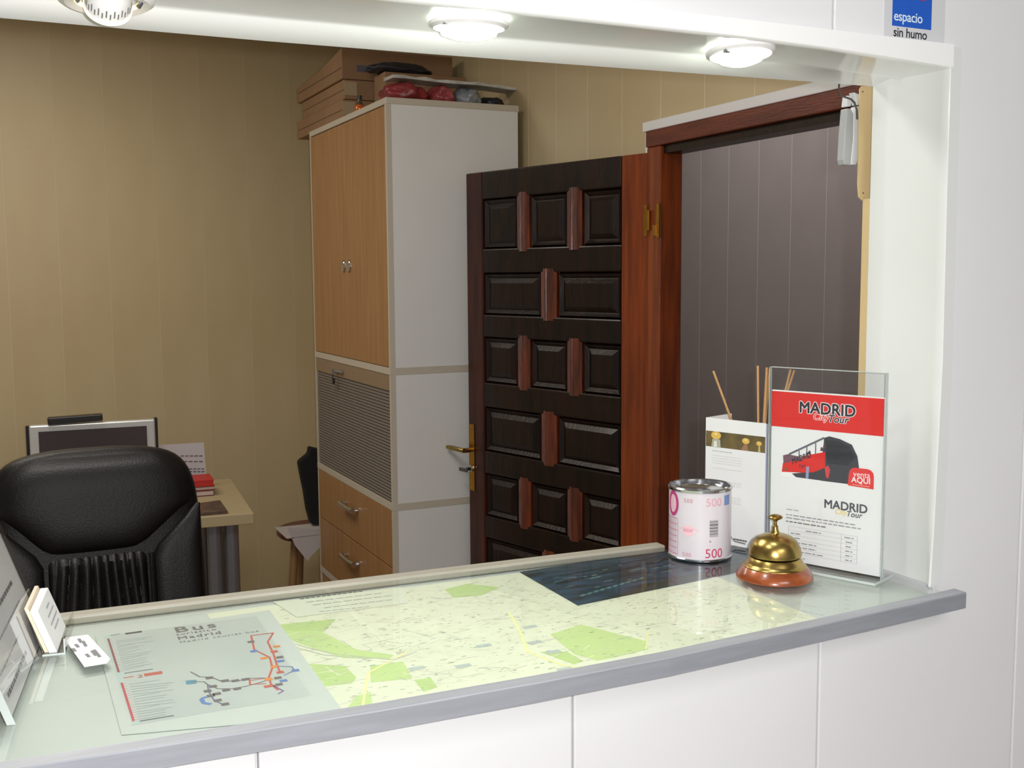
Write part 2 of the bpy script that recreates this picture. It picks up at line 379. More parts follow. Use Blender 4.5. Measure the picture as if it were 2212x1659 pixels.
# ------------------------------------------------------------ door leaf (door_1)
DA = R(106)
door = sempty('door_1', 'dark carved wooden door standing open into the office', 'door', (1.700, 2.66, 0), DA)
DW, DH = .826, 1.941
MB().box((.002, -.036, .01), (DW-.001, -.016, DH-.002), DOORD).build('core', door)
def slab(name, x0, z0, x1, z1, m, y=.0, bev=.005): MB().box((x0, -.016, z0), (x1, y, z1), m).build(name, door, bevel=bev)
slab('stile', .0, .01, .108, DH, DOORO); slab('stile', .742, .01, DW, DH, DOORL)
rows = [(1.685, 1.850, 3), (1.465, 1.605, 2), (1.235, 1.390, 3), (1.000, 1.152, 2), (.775, .922, 3), (.555, .698, 2), (.330, .478, 3)]
zt = DH
for z0, z1, n in rows:
    slab('rail', .108, z1, .742, zt, DOORD); zt = z0
slab('rail', .108, .01, .742, zt, DOORD)
for z0, z1, n in rows:
    cols = [(.111, .268), (.341, .505), (.572, .738)] if n == 3 else [(.111, .380), (.460, .738)]
    for (a0, a1), (b0, b1) in zip(cols, cols[1:]):
        m0, m1 = a1+.004, b0-.004; mm = (m0+m1)/2; h = m1-m0
        prof = [(m0, -.016), (m0, -.003), (m0+h*.30, .002), (mm-.003, .009), (mm, .006), (mm+.003, .009), (m1-h*.30, .002), (m1, -.003), (m1, -.016)]
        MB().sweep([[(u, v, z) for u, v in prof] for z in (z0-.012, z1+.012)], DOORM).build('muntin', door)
    for a, c in cols:
        b = MB(); k = .026
        o_ = [(a, -.015, z0), (c, -.015, z0), (c, -.015, z1), (a, -.015, z1)]
        l1 = [(a+.006, -.004, z0+.006), (c-.006, -.004, z0+.006), (c-.006, -.004, z1-.006), (a+.006, -.004, z1-.006)]
        l2 = [(a+.018, -.013, z0+.018), (c-.018, -.013, z0+.018), (c-.018, -.013, z1-.018), (a+.018, -.013, z1-.018)]
        l3 = [(a+.036, -.003, z0+.034), (c-.036, -.003, z0+.034), (c-.036, -.003, z1-.034), (a+.036, -.003, z1-.034)]
        b.sweep([o_, l1, l2, l3], DOORD); b.build('panel', door)
b = MB().box((DW-.034, .0005, .852), (DW-.006, .003, 1.085), BRASSP)
for zz in (.862, 1.075): b.lathe([(.002, 0), (.002, .001), (.001, .0015)], STEEL, (DW-.020, .003, zz), 10, M=Matrix.Rotation(R(-90), 3, 'X'))
b.build('lock_plate', door)
b = MB(); b.tube([(DW-.018, .002, .995), (DW-.018, .034, .995)], .0085, BRASS, 12); b.tube([(DW-.018, .036, .995), (DW+.0, .040, .997), (DW+.035, .042, .999), (DW+.068, .041, .999)], [.008, .0085, .0085, .007], BRASS, 12)
b.build('handle', door, smooth=True)
b = MB(); b.lathe([(.012, 0), (.012, .006), (.008, .008)], STEEL, (DW-.02, .003, .93), 16, M=Matrix.Rotation(R(-90), 3, 'X'))
b.box((DW-.024, .011, .925), (DW-.016, .026, .935), WIRE); b.box((DW-.018, .020, .918), (DW+.026, .023, .930), WIRE)
b.build('key', door)
b = MB(); 
b.box((.005, .0005, 1.705), (.019, .003, 1.795), BRASSP); b.box((-.004, .001, 1.745), (.006, .006, 1.778), BRASSP)
b.tube([(-.004, .007, 1.722), (-.004, .007, 1.778)], .0045, BRASSP, 10)
for zz in (1.712, 1.75, 1.788): b.lathe([(.002, 0), (.0015, .001)], STEEL, (.012, .003, zz), 8, M=Matrix.Rotation(R(-90), 3, 'X'))
b.build('hinge', door)
b = MB(); b.box((1.694, 2.600, 1.700), (1.6995, 2.615, 1.795), BRASSP); b.box((1.693, 2.615, 1.705), (1.6995, 2.632, 1.735), BRASSP)
for zz in (1.707, 1.788): b.lathe([(.002, 0), (.0015, .001)], STEEL, (1.694, 2.607, zz), 8, M=Matrix.Rotation(R(-90), 3, 'Y'))
b.build('hinge_leaf', fr)

# ============================================================ COUNTER
YFR = [(-1.6, .895), (-.2, .890), (.06, .872), (.28, .859), (.43, .856), (.575, .857), (.857, .874), (1.0, .885)]
YBK = [(-1.6, 1.285), (.04, 1.272), (.344, 1.259), (.82, 1.242), (1.0, 1.238)]
XR = .9815
ctr = thing('reception_counter', 'long white reception worktop with a brushed metal front edge', 'counter', (0, 0, 0))
xs = [OFX0+.001, -1.2, -.8, -.4, -.2, -.1, 0, .06, .15, .28, .36, .43, .5, .575, .65, .72, .79, .857, .92, .9795]
b = MB(); b.sweep([[(x, interp(YFR, x)+.016, 1.206), (x, interp(YBK, x)-.012, 1.206), (x, interp(YBK, x)-.012, 1.2215), (x, interp(YFR, x)+.016, 1.2215)] for x in xs], WORKT); b.build('worktop', ctr)
b = MB(); xs2 = xs[:-1]+[.96, 1.001]
b.sweep([[(x, interp(YFR, x), 1.2115), (x, interp(YFR, x), 1.2292), (x, interp(YFR, x)+.001, 1.2302), (x, interp(YFR, x)+.0175, 1.2302), (x, interp(YFR, x)+.0175, 1.2225), (x, interp(YFR, x)+.002, 1.2225), (x, interp(YFR, x)+.002, 1.2115)] for x in xs2], ALU); b.build('front_edging', ctr)
xs3 = [x for x in xs if x < .80]+[.81]
b = MB(); b.sweep([[(x, interp(YBK, x)-.021, 1.2225), (x, interp(YBK, x), 1.2225), (x, interp(YBK, x), 1.2313), (x, interp(YBK, x)-.002, 1.2320), (x, interp(YBK, x)-.018, 1.2320), (x, interp(YBK, x)-.021, 1.2313)] for x in xs3], LEDGE); b.build('back_ledge', ctr, bevel=.002)
b = MB(); b.sweep([[(x, interp(YFR, x)+.0185, 1.2232), (x, interp(YBK, x)-.022 if x < .815 else interp(YBK, x)-.006, 1.2232), (x, interp(YBK, x)-.022 if x < .815 else interp(YBK, x)-.006, ZC), (x, interp(YFR, x)+.0185, ZC)] for x in [q for q in xs if q < .8]+[.81, .816, .857, .92, .9795]], GLASSC)
gl = b.build('glass_sheet'); tag(gl, 'clear greenish glass sheet covering maps on the counter', 'glass top')
# flat things under the glass
def flat(z): return lambda u, v, l: (u, v, z+l)
def q(px, py): p = P(px, py, 'Z', ZC-.0015); return (p.x, p.y)
def sheet(name, label, cat, pts, z, m):
    pts = [(u, max(v, interp(YFR, u)+.0195)) for u, v in pts]
    t = thing(name, label, cat, (0, 0, 0)); MB().prism([(u, v, z-.0003) for u, v in pts], (0, 0, .0003), m).build('paper', t); return t, flat(z)
# plain backing sheet
MB().prism([(u, v, 1.22155) for u, v in ((-.62, .90), (.235, .885), (.235, 1.222), (-.62, 1.232))], (0, 0, .0001), PAPERG).build('paper_sheet')
tag(bpy.data.objects['paper_sheet'], 'plain pale sheet under the glass at the left end of the counter', 'paper')
# city map
mp_, fn = sheet('city_map', 'pale green city street map spread under the counter glass', 'map', ((.20, .884), (.33, .878), (.575, .877), (.80, .890), (.80, 1.215), (.20, 1.226)), 1.2222, mat('map_paper', (230, 234, 210), .55, var=.05, vscale=20))
b = MB()
G1, G2, YL, GY, PK = ink((200, 222, 156)), ink((192, 216, 148)), ink((240, 240, 176)), ink((192, 198, 184)), ink((222, 222, 200))
parks = [[(595, 1338), (725, 1325), (700, 1352), (640, 1372), (615, 1360)], [(600, 1350), (690, 1350), (770, 1390), (850, 1402), (840, 1410), (740, 1408), (640, 1375)],
 [(660, 1420), (745, 1425), (770, 1450), (760, 1462), (690, 1470)], [(800, 1425), (870, 1415), (885, 1440), (890, 1452), (800, 1460)], [(895, 1455), (930, 1450), (945, 1470), (915, 1480)],
 [(1188, 1358), (1255, 1337), (1395, 1372), (1400, 1390), (1290, 1414), (1240, 1400)], [(1165, 1395), (1225, 1395), (1260, 1415), (1240, 1422)], [(745, 1520), (770, 1490), (800, 1480), (805, 1510), (760, 1530)],
 [(960, 1262), (1010, 1250), (1080, 1258), (1040, 1275), (980, 1280)]]
for k, g in enumerate(parks): pol(b, fn, [q(*c) for c in g], G1 if k % 2 else G2, .0001)
def inmap(u, v): return .205 < u < .795 and .895 < v < 1.212
rs = random.Random(3)
for k in range(520):
    u, v = rs.uniform(.21, .79), rs.uniform(.90, 1.21); a = rs.choice([.35, -.9, 1.9, .1])+rs.uniform(-.25, .25); L = rs.uniform(.006, .036)
    u2, v2 = u+math.cos(a)*L, v+math.sin(a)*L*.8
    if inmap(u2, v2): stroke(b, fn, [(u, v), (u2, v2)], rs.choice([.0004, .0005, .0008]), rs.choice([PK, GY, ink((206, 196, 190)), ink((250, 250, 236))]), .00015)
for k in range(1100):
    u, v = rs.uniform(.21, .79), rs.uniform(.90, 1.21); L = rs.uniform(.0012, .006)
    if inmap(u+L, v): rect(b, fn, u, v, u+L, v+rs.uniform(.0005, .0012), rs.choice([GY, ink((150, 160, 150)), ink((130, 150, 170)), ink((190, 196, 150))]), .00018)
for ln, wd in (([(1100, 1312), (1120, 1345), (1140, 1395), (1220, 1425), (1280, 1430)], .003), ([(780, 1530), (795, 1440), (880, 1395)], .0025), ([(1400, 1350), (1395, 1390)], .002)):
    stroke(b, fn, [q(*c) for c in ln], wd, YL, .0002)
for ln in ([(610, 1372), (720, 1400), (850, 1412), (900, 1395)], [(615, 1380), (700, 1402), (800, 1410)]): stroke(b, fn, [q(*c) for c in ln], .0014, GY, .00022)
for c in ((1145, 1342), (1155, 1375), (1195, 1395), (900, 1430), (1045, 1382), (1000, 1425), (1220, 1432)):
    u, v = q(*c); rect(b, fn, u-.008, v-.004, u+.008, v+.004, ink((190, 200, 196)), .00023)
b.build('map_print', mp_, fixn=False)
# notice strip on the map
nt_, fn = sheet('notice_sheet', 'white text notice lying over the upper edge of the city map', 'paper', (q(590, 1290), q(865, 1258), q(880, 1292), q(640, 1322)), 1.2229, ink((224, 230, 212)))
b = MB()
def qq(px, py): return q(px, py)
for i, (x0, x1, y0, sl) in enumerate([(648, 785, 1284, -.125), (660, 828, 1291, -.12), (675, 850, 1297, -.12), (700, 850, 1303, -.12), (690, 800, 1311, -.1)]):
    a, c = q(x0, y0), q(x1, y0+sl*(x1-x0))
    n = 8 if i else 12
    for k in range(n):
        t0, t1 = k/n, (k+.8)/n
        stroke(b, fn, [(a[0]+(c[0]-a[0])*t0, a[1]+(c[1]-a[1])*t0), (a[0]+(c[0]-a[0])*t1, a[1]+(c[1]-a[1])*t1)], .0035 if i == 0 else .0018, ink((88, 98, 90)) if i == 0 else ink((150, 160, 145)), .0001)
b.build('lettering', nt_, fixn=False)
# bus route plan
A_, B_, C_, D_ = q(222, 1362), q(285, 1553), q(672, 1489), q(553, 1320)
bs, fn = sheet('bus_route_plan', 'grey bus route plan with red and blue lines under the glass', 'map', (q(205, 1362), q(262, 1572), q(747, 1530), q(582, 1307)), 1.2227, PAPERG)
b = MB(); pol(b, fn, [A_, B_, C_, D_], mat('plan_grey_print', (186, 195, 192), .5, col2=(196, 204, 199), vscale=8), .0001)
pol(b, fn, [q(222, 1362), q(285, 1553), q(300, 1550), q(243, 1360)], ink((190, 206, 202)), .00015)
def qs(l): return [q(*c) for c in l]
RD, DK, BL, OR = ink((200, 110, 96)), ink((120, 120, 118)), ink((110, 140, 196)), ink((226, 150, 84))
stroke(b, fn, qs([(233, 1368), (256, 1440)]), .0022, ink((150, 96, 96)), .0002); stroke(b, fn, qs([(262, 1462), (288, 1544)]), .0022, ink((196, 92, 96)), .0002)
for k in range(16):
    t = k/15; stroke(b, fn, qs([(237+t*22, 1370+t*68), (243+t*22, 1369+t*68)]), .0012, ink((214, 150, 150)), .0002)
    stroke(b, fn, qs([(266+t*25, 1465+t*76), (273+t*25, 1464+t*76)]), .0012, ink((220, 140, 140)), .0002)
rs = random.Random(5)
for k in range(15):
    t = k/14; y0 = 1372+t*62; stroke(b, fn, qs([(250+t*16, y0+2), (250+t*16+rs.randint(40, 85), y0-8)]), .0016, ink((164, 178, 174)), .0002)
    y0 = 1464+t*74; stroke(b, fn, qs([(278+t*22, y0+2), (278+t*22+rs.randint(50, 95), y0-8)]), .0016, ink((160, 174, 170)), .0002)
stroke(b, fn, qs([(238, 1362), (258, 1358)]), .003, ink((150, 160, 160)), .0002); stroke(b, fn, qs([(270, 1358), (306, 1353)]), .0055, ink((84, 80, 80)), .0002)
stroke(b, fn, qs([(268, 1442), (330, 1433)]), .002, ink((110, 120, 120)), .0002); stroke(b, fn, qs([(266, 1452), (288, 1449)]), .002, ink((206, 110, 70)), .0002)
stroke(b, fn, qs([(311, 1446), (350, 1440)]), .008, RD, .0002); stroke(b, fn, qs([(302, 1544), (375, 1532)]), .0022, ink((104, 112, 112)), .0002)
u, v = q(296, 1452); put_text(b, fn, '2', u, v, .011, ink((180, 100, 70)), .0003, rot=-.1)
for L, c, w_ in [([(411, 1439), (432, 1450), (455, 1450), (480, 1460), (515, 1458), (540, 1453), (570, 1452)], DK, .0014), ([(410, 1460), (440, 1460), (448, 1466), (470, 1475), (500, 1475), (530, 1470), (560, 1462), (580, 1456)], DK, .0014),
 ([(448, 1466), (450, 1480), (462, 1500), (485, 1510)], ink((110, 120, 150)), .0014), ([(540, 1362), (590, 1356), (578, 1375), (590, 1400), (598, 1425), (605, 1440)], RD, .002), ([(542, 1362), (549, 1392), (582, 1408), (588, 1430), (580, 1452), (585, 1465), (600, 1478)], RD, .002),
 ([(538, 1452), (540, 1466), (575, 1464)], RD, .0018), ([(575, 1452), (538, 1458)], RD, .0015), ([(598, 1427), (630, 1428), (636, 1436), (612, 1447)], ink((120, 124, 170)), .0014), ([(590, 1468), (612, 1480), (600, 1486)], ink((140, 110, 160)), .0016)]:
    stroke(b, fn, qs(L), w_, c, .0003)
for k, c in enumerate([(452, 1452), (486, 1458), (508, 1458), (530, 1455), (460, 1470), (488, 1478), (512, 1475), (448, 1480), (468, 1486), (455, 1490), (470, 1500), (486, 1508), (542, 1375), (548, 1395), (597, 1385), (592, 1396), (604, 1408), (606, 1416), (592, 1428), (605, 1440), (600, 1452), (612, 1458), (580, 1455), (578, 1470), (602, 1466), (638, 1436), (570, 1410)]):
    u, v = q(*c); rect(b, fn, u-.0035, v-.003, u+.0035, v+.003, [DK, BL, OR, RD][k % 4] if k > 11 else ink((120, 116, 116)), .00035)
pol(b, fn, qs([(400, 1458), (424, 1456), (424, 1464), (402, 1466)]), ink((104, 156, 176)), .0003)
stroke(b, fn, qs([(446, 1492), (434, 1497), (440, 1506), (456, 1508)]), .004, BL, .0003)
b.build('plan_print', bs, fixn=False)
b = MB()
u, v = q(378, 1356); put_text(b, fn, 'Bus', u, v, .026, DK, .0003, bold=.02, sp=1.25)
u, v = q(381, 1362); put_text(b, fn, 'turistico', u, v, .0100, DK, .0003, bold=.01, sp=1.2)
u, v = q(384, 1371); put_text(b, fn, 'Madrid', u, v, .0135, DK, .0003, bold=.02, sp=1.2)
u, v = q(388, 1378); put_text(b, fn, 'Madrid tourist bus', u, v, .0085, ink((120, 124, 122)), .0003, sp=1.25)
b.build('lettering', bs, fixn=False)
# dark photo print
ph, fn = sheet('photo_print', 'dark blue photo print under the glass beside the coin tin', 'picture', (q(1122, 1226), q(1248, 1297), q(1500, 1246), q(1680, 1205), q(1600, 1170), q(1430, 1180)), 1.2229, mat('photo_blue', (60, 86, 108), .4, col2=(46, 54, 56), vscale=18, stretch=(1, 4, 1)))
b = MB(); rs = random.Random(11)
stroke(b, fn, qs([(1200, 1252), (1440, 1200)]), .004, ink((40, 46, 48)), .0001); stroke(b, fn, qs([(1170, 1243), (1440, 1190)]), .003, ink((44, 50, 54)), .0001)
pol(b, fn, qs([(1320, 1280), (1430, 1245), (1600, 1205), (1640, 1214), (1500, 1245), (1260, 1294)]), ink((58, 66, 62)), .0001)
for k in range(46):
    x, y = rs.uniform(1190, 1560), 0; y = 1275-(x-1250)*.2-rs.uniform(8, 46)
    if x < 1240: y = 1260-rs.uniform(0, 25)
    L = rs.uniform(6, 26); a, c = q(x, y), q(x+L, y-L*.22)
    stroke(b, fn, [a, c], rs.uniform(.0015, .004), ink(rs.choice([(84, 122, 132), (92, 112, 122), (104, 136, 136), (60, 88, 120), (112, 124, 116)])), .00015)
for k in range(10):
    x = 1255+k*14; y = 1278-k*4.0
    stroke(b, fn, qs([(x, y), (x+9, y-4)]), .0045, ink((92, 128, 130)), .00018)
b.build('picture_print', ph, fixn=False)

# ============================================================ SPOT LAMPS in the hatch head
def ringmb(c, r, tilt=None):
    b = MB(); b.lathe([(r*.66, -.0005), (r*.70, -.004), (r*.9, -.0055), (r, -.003), (r, 0.0), (r*.66, 0)], LAMPW, c, 40, cap=False, M=tilt); return b
grp = 'recessed spot lamps in the hatch head'
def spot_lamp(x, y, z, r, rl, label, tilt):
    t = thing('spot_lamp', label, 'lamp', (x, y, z), 0, grp)
    ringmb((0, 0, -.0005), r, tilt).build('bezel', t, smooth=True)
    MB().lathe([(rl*1.02, .001), (rl, -.007), (rl*.93, -.0115), (rl*.6, -.0145), (rl*.05, -.0155)], LAMPE, (0, 0, 0), 32, M=tilt).build('bulb', t, smooth=True)
    for a in (.5, 3.6): MB().box((r*.86*math.cos(a)-.003, r*.86*math.sin(a)-.002, -.008), (r*.86*math.cos(a)+.003, r*.86*math.sin(a)+.002, -.003), STEEL).build('clip', t)
    return t
spot_lamp(.412, .955, 1.833, .037, .0275, 'lit round spot lamp above the middle of the counter', Matrix.Rotation(R(3), 3, 'X'))
spot_lamp(.722, .955, 1.8325, .036, .0235, 'lit round spot lamp above the sign holder, rightmost in the head', Matrix.Rotation(R(-5), 3, 'X'))
t = thing('spot_lamp', 'lit swivelled spot lamp with slotted white housing above the left counter', 'lamp', (.0975, .976, 1.829), 0, grp)
ringmb((0, 0, -.0005), .037, Matrix.Rotation(R(-4), 3, 'X')).build('bezel', t, smooth=True)
TL = Matrix.Rotation(R(60), 3, 'X') @ Matrix.Scale(.86, 3)
MB().lathe([(.013, .030), (.017, .022), (.0205, .004), (.0215, -.008), (.0215, -.016), (.0195, -.018)], LAMPW, (0, -.014, .000), 36, M=TL).build('housing', t, smooth=True)
b = MB()
for k in range(-8, 9):
    a = -math.pi/2+k*.17
    for z0, z1, wd in ((-.010, -.001, .0016),) if k % 2 else ((-.012, -.005, .0016),):
        rr = .0214; pa = []
        for (aa, zz) in ((a-.03, z0), (a+.03, z0), (a+.03, z1), (a-.03, z1)):
            pa.append(TL @ Vector((rr*1.01*math.cos(aa), rr*1.01*math.sin(aa), zz))+Vector((0, -.014, .000)))
        b.poly(pa, SLOT)
b.build('slot_ring', t)
MB().lathe([(.0222, -.016), (.0222, -.0195), (.005, -.0205)], LAMPWARM, (0, -.014, .000), 36, M=TL).build('bulb', t, smooth=True)
for s in (-1, 1): MB().tube([(s*.021, -.01, .002), (s*.0255, -.01, -.004), (s*.0225, -.01, -.008)], .0022, STEEL, 8).build('clip', t)
for x, e, col in ((.10, 1.3, (1, .99, .96)), (.412, 6.2, (.97, 1, .95)), (.722, 1.6, (.97, 1, .95))):
    light('spot_lamp_light', 'SPOT', (x, .955 if x > .2 else 1.0, 1.815), e, col, .02, (0, 0, 0), ang=110, blend=.9)

# ============================================================ THINGS ON THE COUNTER
# --- coin tin
cc = P(1511, 1199, 'Z', ZC); RT, HT = .0405, .0935
yawc = math.atan2(-cc.y, -cc.x)             # direction from the tin towards the lens
tin = thing('coin_tin', 'round pink and white money tin printed with 500 banknote motifs', 'tin', (cc.x, cc.y, ZC), yawc)
MB().lathe([(RT, .003), (RT, HT-.003)], mat('tin_print_base', (216, 210, 217), .3, coat=.3), n=64, cap=False).build('body', tin, smooth=True)
MB().lathe([(.001, .0015), (RT-.003, .0015), (RT-.001, 0), (RT+.0012, .001), (RT+.0014, .003), (RT, .004)], STEEL, n=64, cap=False).build('base_rim', tin, smooth=True)
MB().lathe([(RT, HT-.004), (RT+.0014, HT-.003), (RT+.0016, HT), (RT, HT+.0015), (RT-.0018, HT+.0005), (RT-.002, HT-.004), (RT-.004, HT-.0055), (.001, HT-.0055)], STEEL, n=64, cap=False).build('lid', tin, smooth=True)
MB().box((-.002, -.013, HT-.0055), (.002, .013, HT-.0052), BLACKP).build('coin_slot', tin)
def cyl(u, v, l):                            # u = metres along the surface, positive to the right seen from the lens
    a = u/RT; return ((RT+l)*math.cos(a), (RT+l)*math.sin(a), v)
b = MB(); MG, PKK, LP, BLU = ink((186, 64, 122)), ink((206, 120, 150)), ink((228, 190, 204)), ink((120, 146, 196))
n = 28
for k in range(n):
    a0, a1 = 2*math.pi*k/n, 2*math.pi*(k+1)/n
    b.add([cyl(-.0405+rx*math.cos(a), .0735+ry*math.sin(a), .0003) for rx, ry, a in ((.0110, .0165, a0), (.0110, .0165, a1), (.0066, .0118, a1), (.0066, .0118, a0))], [(0, 1, 2, 3)], MG)
b.add([cyl(-.0405+.0066*math.cos(2*math.pi*k/n), .0735+.0118*math.sin(2*math.pi*k/n), .00025) for k in range(n)], [tuple(range(n))], LP)
for k in range(7): stroke(b, cyl, [(-.056+.004*j, .055-k*.0078) for j in range(7)], .0009, PKK)
for k in range(7): stroke(b, cyl, [(-.056+k*.0042, .055), (-.056+k*.0042, .0065)], .0006, PKK)
put_text(b, cyl, '500', -.0215, .0775, .0075, ink((190, 120, 130)), sp=1.15)
put_text(b, cyl, '500', .0070, .0735, .0150, ink((224, 160, 172)))
put_text(b, cyl, '500', -.0230, .0070, .0075, ink((196, 130, 136)), sp=1.15)
put_text(b, cyl, '500', .0065, .0065, .0170, ink((198, 56, 100)))
for j in range(6): rect(b, cyl, .0345+j*.002, .073, .0365+j*.002, .086, BLU)
pts = [(-.030, .0415), (-.024, .0445), (-.0195, .0465), (-.0165, .0485), (-.0135, .0485), (-.0105, .0465), (-.006, .0445), (.0, .0415), (-.006, .0385), (-.0105, .036), (-.0135, .034), (-.0165, .034), (-.0195, .036), (-.024, .0385)]
for (a, c) in zip(pts, pts[1:]+pts[:1]): b.add([cyl(-.015, .0415, .0003), cyl(a[0], a[1], .0003), cyl(c[0], c[1], .0003)], [(0, 1, 2)], ink((240, 196, 204)))
for k in range(5): rect(b, cyl, -.0215+k*.0027, .0395, -.0197+k*.0027, .0435, ink((224, 160, 174)), .0006)
zz = .034
for wd in (.0006, .0006, .0014, .0008, .0016, .0005, .0018, .0007, .0022, .0006, .0012, .0005):
    for j in range(4): rect(b, cyl, .0125+j*.003, zz, .0156+j*.003, zz+wd, ink((110, 108, 112)))
    zz += wd+.0008
stroke(b, cyl, [(.0125, .0275), (.0145, .0285)], .002, ink((150, 145, 150)))
b.build('tin_print', tin, fixn=False)

# --- reception bell
bc = P(1673, 1247, 'Z', ZC)
bell = thing('desk_bell', 'brass reception bell on a round polished wooden base', 'bell', (bc.x, bc.y, ZC))
MB().lathe([(.002, 0), (.0445, 0), (.0462, .0015), (.0460, .004), (.0435, .008), (.0405, .0125), (.0385, .0148), (.002, .015)], BELLW, n=64).build('wooden_base', bell, smooth=True)
MB().lathe([(.0385, .0149), (.0380, .0162), (.0355, .0178), (.0338, .0200), (.0325, .0235), (.0300, .0262), (.010, .0268)], BRASS, n=64, cap=False).build('collar', bell, smooth=True)
MB().lathe([(.0295, .0285), (.0318, .0285), (.0320, .030), (.0312, .0345), (.0295, .040), (.0265, .0455), (.0215, .0500), (.0150, .0530), (.0080, .0546), (.0045, .0552)], BRASS, n=64, cap=False).build('dome', bell, smooth=True)
MB().lathe([(.0055, .0548), (.0050, .0570), (.0038, .0590), (.0034, .0640), (.0022, .0650), (.0020, .0690), (.0032, .0710), (.0080, .0735), (.0088, .0750), (.0070, .0768), (.0035, .0780), (.0005, .0783)], BRASS, n=32, cap=False).build('plunger', bell, smooth=True)

# --- acrylic sign holder with tour poster
sl_, sr_ = Vector((.887, 1.100)), Vector((.946, .962))
d2 = (sr_-sl_).normalized(); SW = (sr_-sl_).length; ang = math.atan2(d2.y, d2.x)
LEAN = .03
def holder(): return thing('sign_holder', 'upright clear acrylic sign holder by the right jamb', 'sign holder', (sl_.x, sl_.y, ZC), ang)
sh = holder(); HS = .251                      # local x = width to the right, -y = towards the lens
MB().box((0, -.0040, .003), (SW, -.0018, HS), ACRYL).build('panel', sh); MB().box((0, .0008, .003), (SW, .0030, HS), ACRYL).build('panel', sh)
for x0, x1 in ((-.0006, 0), (SW, SW+.0006)):
    for y0, y1 in ((-.0042, -.0018), (.0008, .003)): MB().box((x0, y0, .003), (x1, y1, HS), ACRYLE).build('polished_edge', sh)
for y0, y1 in ((-.0040, -.0018), (.0008, .003)): MB().box((0, y0, HS), (SW, y1, HS+.0006), ACRYLE).build('polished_edge', sh)
b = MB(); b.box((-.001, -.0215, 0), (SW+.001, .032, .003), ACRYL); b.build('base', sh)
MB().box((-.0012, -.0219, 0.0), (SW+.001, -.0215, .003), ACRYLE).build('base_edge', sh); MB().box((SW+.001, -.0215, 0), (SW+.0014, .032, .003), ACRYLE).build('base_edge', sh)
po = thing('tour_poster', 'red and white MADRID City Tour poster inside the sign holder', 'poster', (sl_.x, sl_.y, ZC), ang)
W_, PB, PT = SW-.004, .006, .2225
MB().box((.002, -.0012, PB), (.002+W_, .0002, PT), PAPER).build('paper', po)
def pf(u, v, l): return (.002+u*W_, -.0012-l, PB+v*(PT-PB))
def pfm(u, v, l): return (.002+u, -.0012-l, PB+v)           # metres
b = MB(); RED = ink((222, 44, 40)); INKD = ink((48, 46, 54)); WH = ink((245, 245, 245))
rect(b, pf, 0, .785, 1, .992, RED, .0001)
b.build('red_banner', po, fixn=False)
HP = PT-PB
def logo(b, u, v, s, halo, city, dark):
    U, V = u*W_, v*HP
    def word(t, x, y, sz, m, bold, **kw): put_text(b, pfm, t, U+x*s, V+y*s, sz*s, m, kw.pop('lift'), bold=bold, **kw)
    if halo:
        word('MADRID', 0, 0, 1.0, WH, .07, lift=.00015); word('City', .95, -.38, .62, WH, .06, lift=.00018, shear=.25); word('Tour', 1.95, -.46, .66, WH, .06, lift=.00018, shear=.25)
    word('MADRID', 0, 0, 1.0, dark, .03, lift=.0003); word('City', .95, -.38, .62, city, .012, lift=.00035, shear=.25); word('Tour', 1.95, -.46, .66, WH, .06, lift=.00033, shear=.25); word('Tour', 1.95, -.46, .66, dark, .022, lift=.0004, shear=.25)
b = MB(); logo(b, .255, .880, .0195, True, ink((226, 60, 56)), INKD); b.build('logo', po, fixn=False)
b = MB(); logo(b, .50, .345, .0148, False, ink((238, 214, 130)), ink((84, 84, 92))); b.build('logo', po, fixn=False)
# bus picture
b = MB(); D1, D2, D3 = ink((66, 66, 74)), ink((48, 50, 58)), ink((104, 104, 114))
pol(b, pf, [(.10, .505), (.11, .585), (.165, .60), (.27, .61), (.45, .655), (.50, .745), (.535, .752), (.62, .742), (.735, .715), (.785, .655), (.80, .50), (.80, .492), (.12, .496)], WH, .00005)
pol(b, pf, [(.49, .745), (.535, .757), (.63, .747), (.735, .722), (.785, .66), (.80, .60), (.80, .497), (.47, .4965), (.47, .60)], D1, .0001)
pol(b, pf, [(.50, .735), (.62, .735), (.72, .705), (.765, .65), (.70, .60), (.52, .60)], D2, .00013)
pol(b, pf, [(.105, .520), (.115, .575), (.28, .605), (.30, .627), (.50, .665), (.505, .575), (.40, .540), (.30, .530)], RED, .00015)
pol(b, pf, [(.12, .57), (.115, .618), (.16, .628), (.30, .62), (.29, .603), (.2, .59)], ink((120, 84, 98)), .00016)
pol(b, pf, [(.20, .517), (.30, .531), (.40, .541), (.50, .573), (.53, .562), (.56, .497), (.24, .499)], D1, .00014)
stroke(b, pf, [(.17, .628), (.49, .745)], .012, D3, .0002)
for (a, c, d_) in ((.26, .612, .655), (.33, .625, .685), (.41, .645, .712)): pol(b, pf, [(a, c), (a+.01, c), (a+.01, d_), (a, d_)], D3, .0002)
for (a, c) in ((.345, .64), (.455, .668), (.48, .69)): pol(b, pf, [(a, c), (a+.03, c), (a+.024, c+.022), (a+.008, c+.022)], ink((96, 70, 84)), .0002)
pol(b, pf, [(.33, .50), (.355, .50), (.36, .57), (.335, .568)], ink((150, 160, 196)), .0002)
pol(b, pf, [(.50, .575), (.53, .59), (.55, .565), (.535, .515), (.515, .52)], ink((214, 70, 76)), .0002)
pol(b, pf, [(.13, .545), (.16, .548), (.165, .535), (.14, .53)], ink((120, 100, 50)), .0002)
put_text(b, pf, 'MADRID', .205, .573, .048, D2, .00022, bold=.03, rot=.30); put_text(b, pf, 'Tour', .265, .553, .030, D2, .00022, bold=.02, rot=.2, shear=.2)
b.build('bus_picture', po, fixn=False)
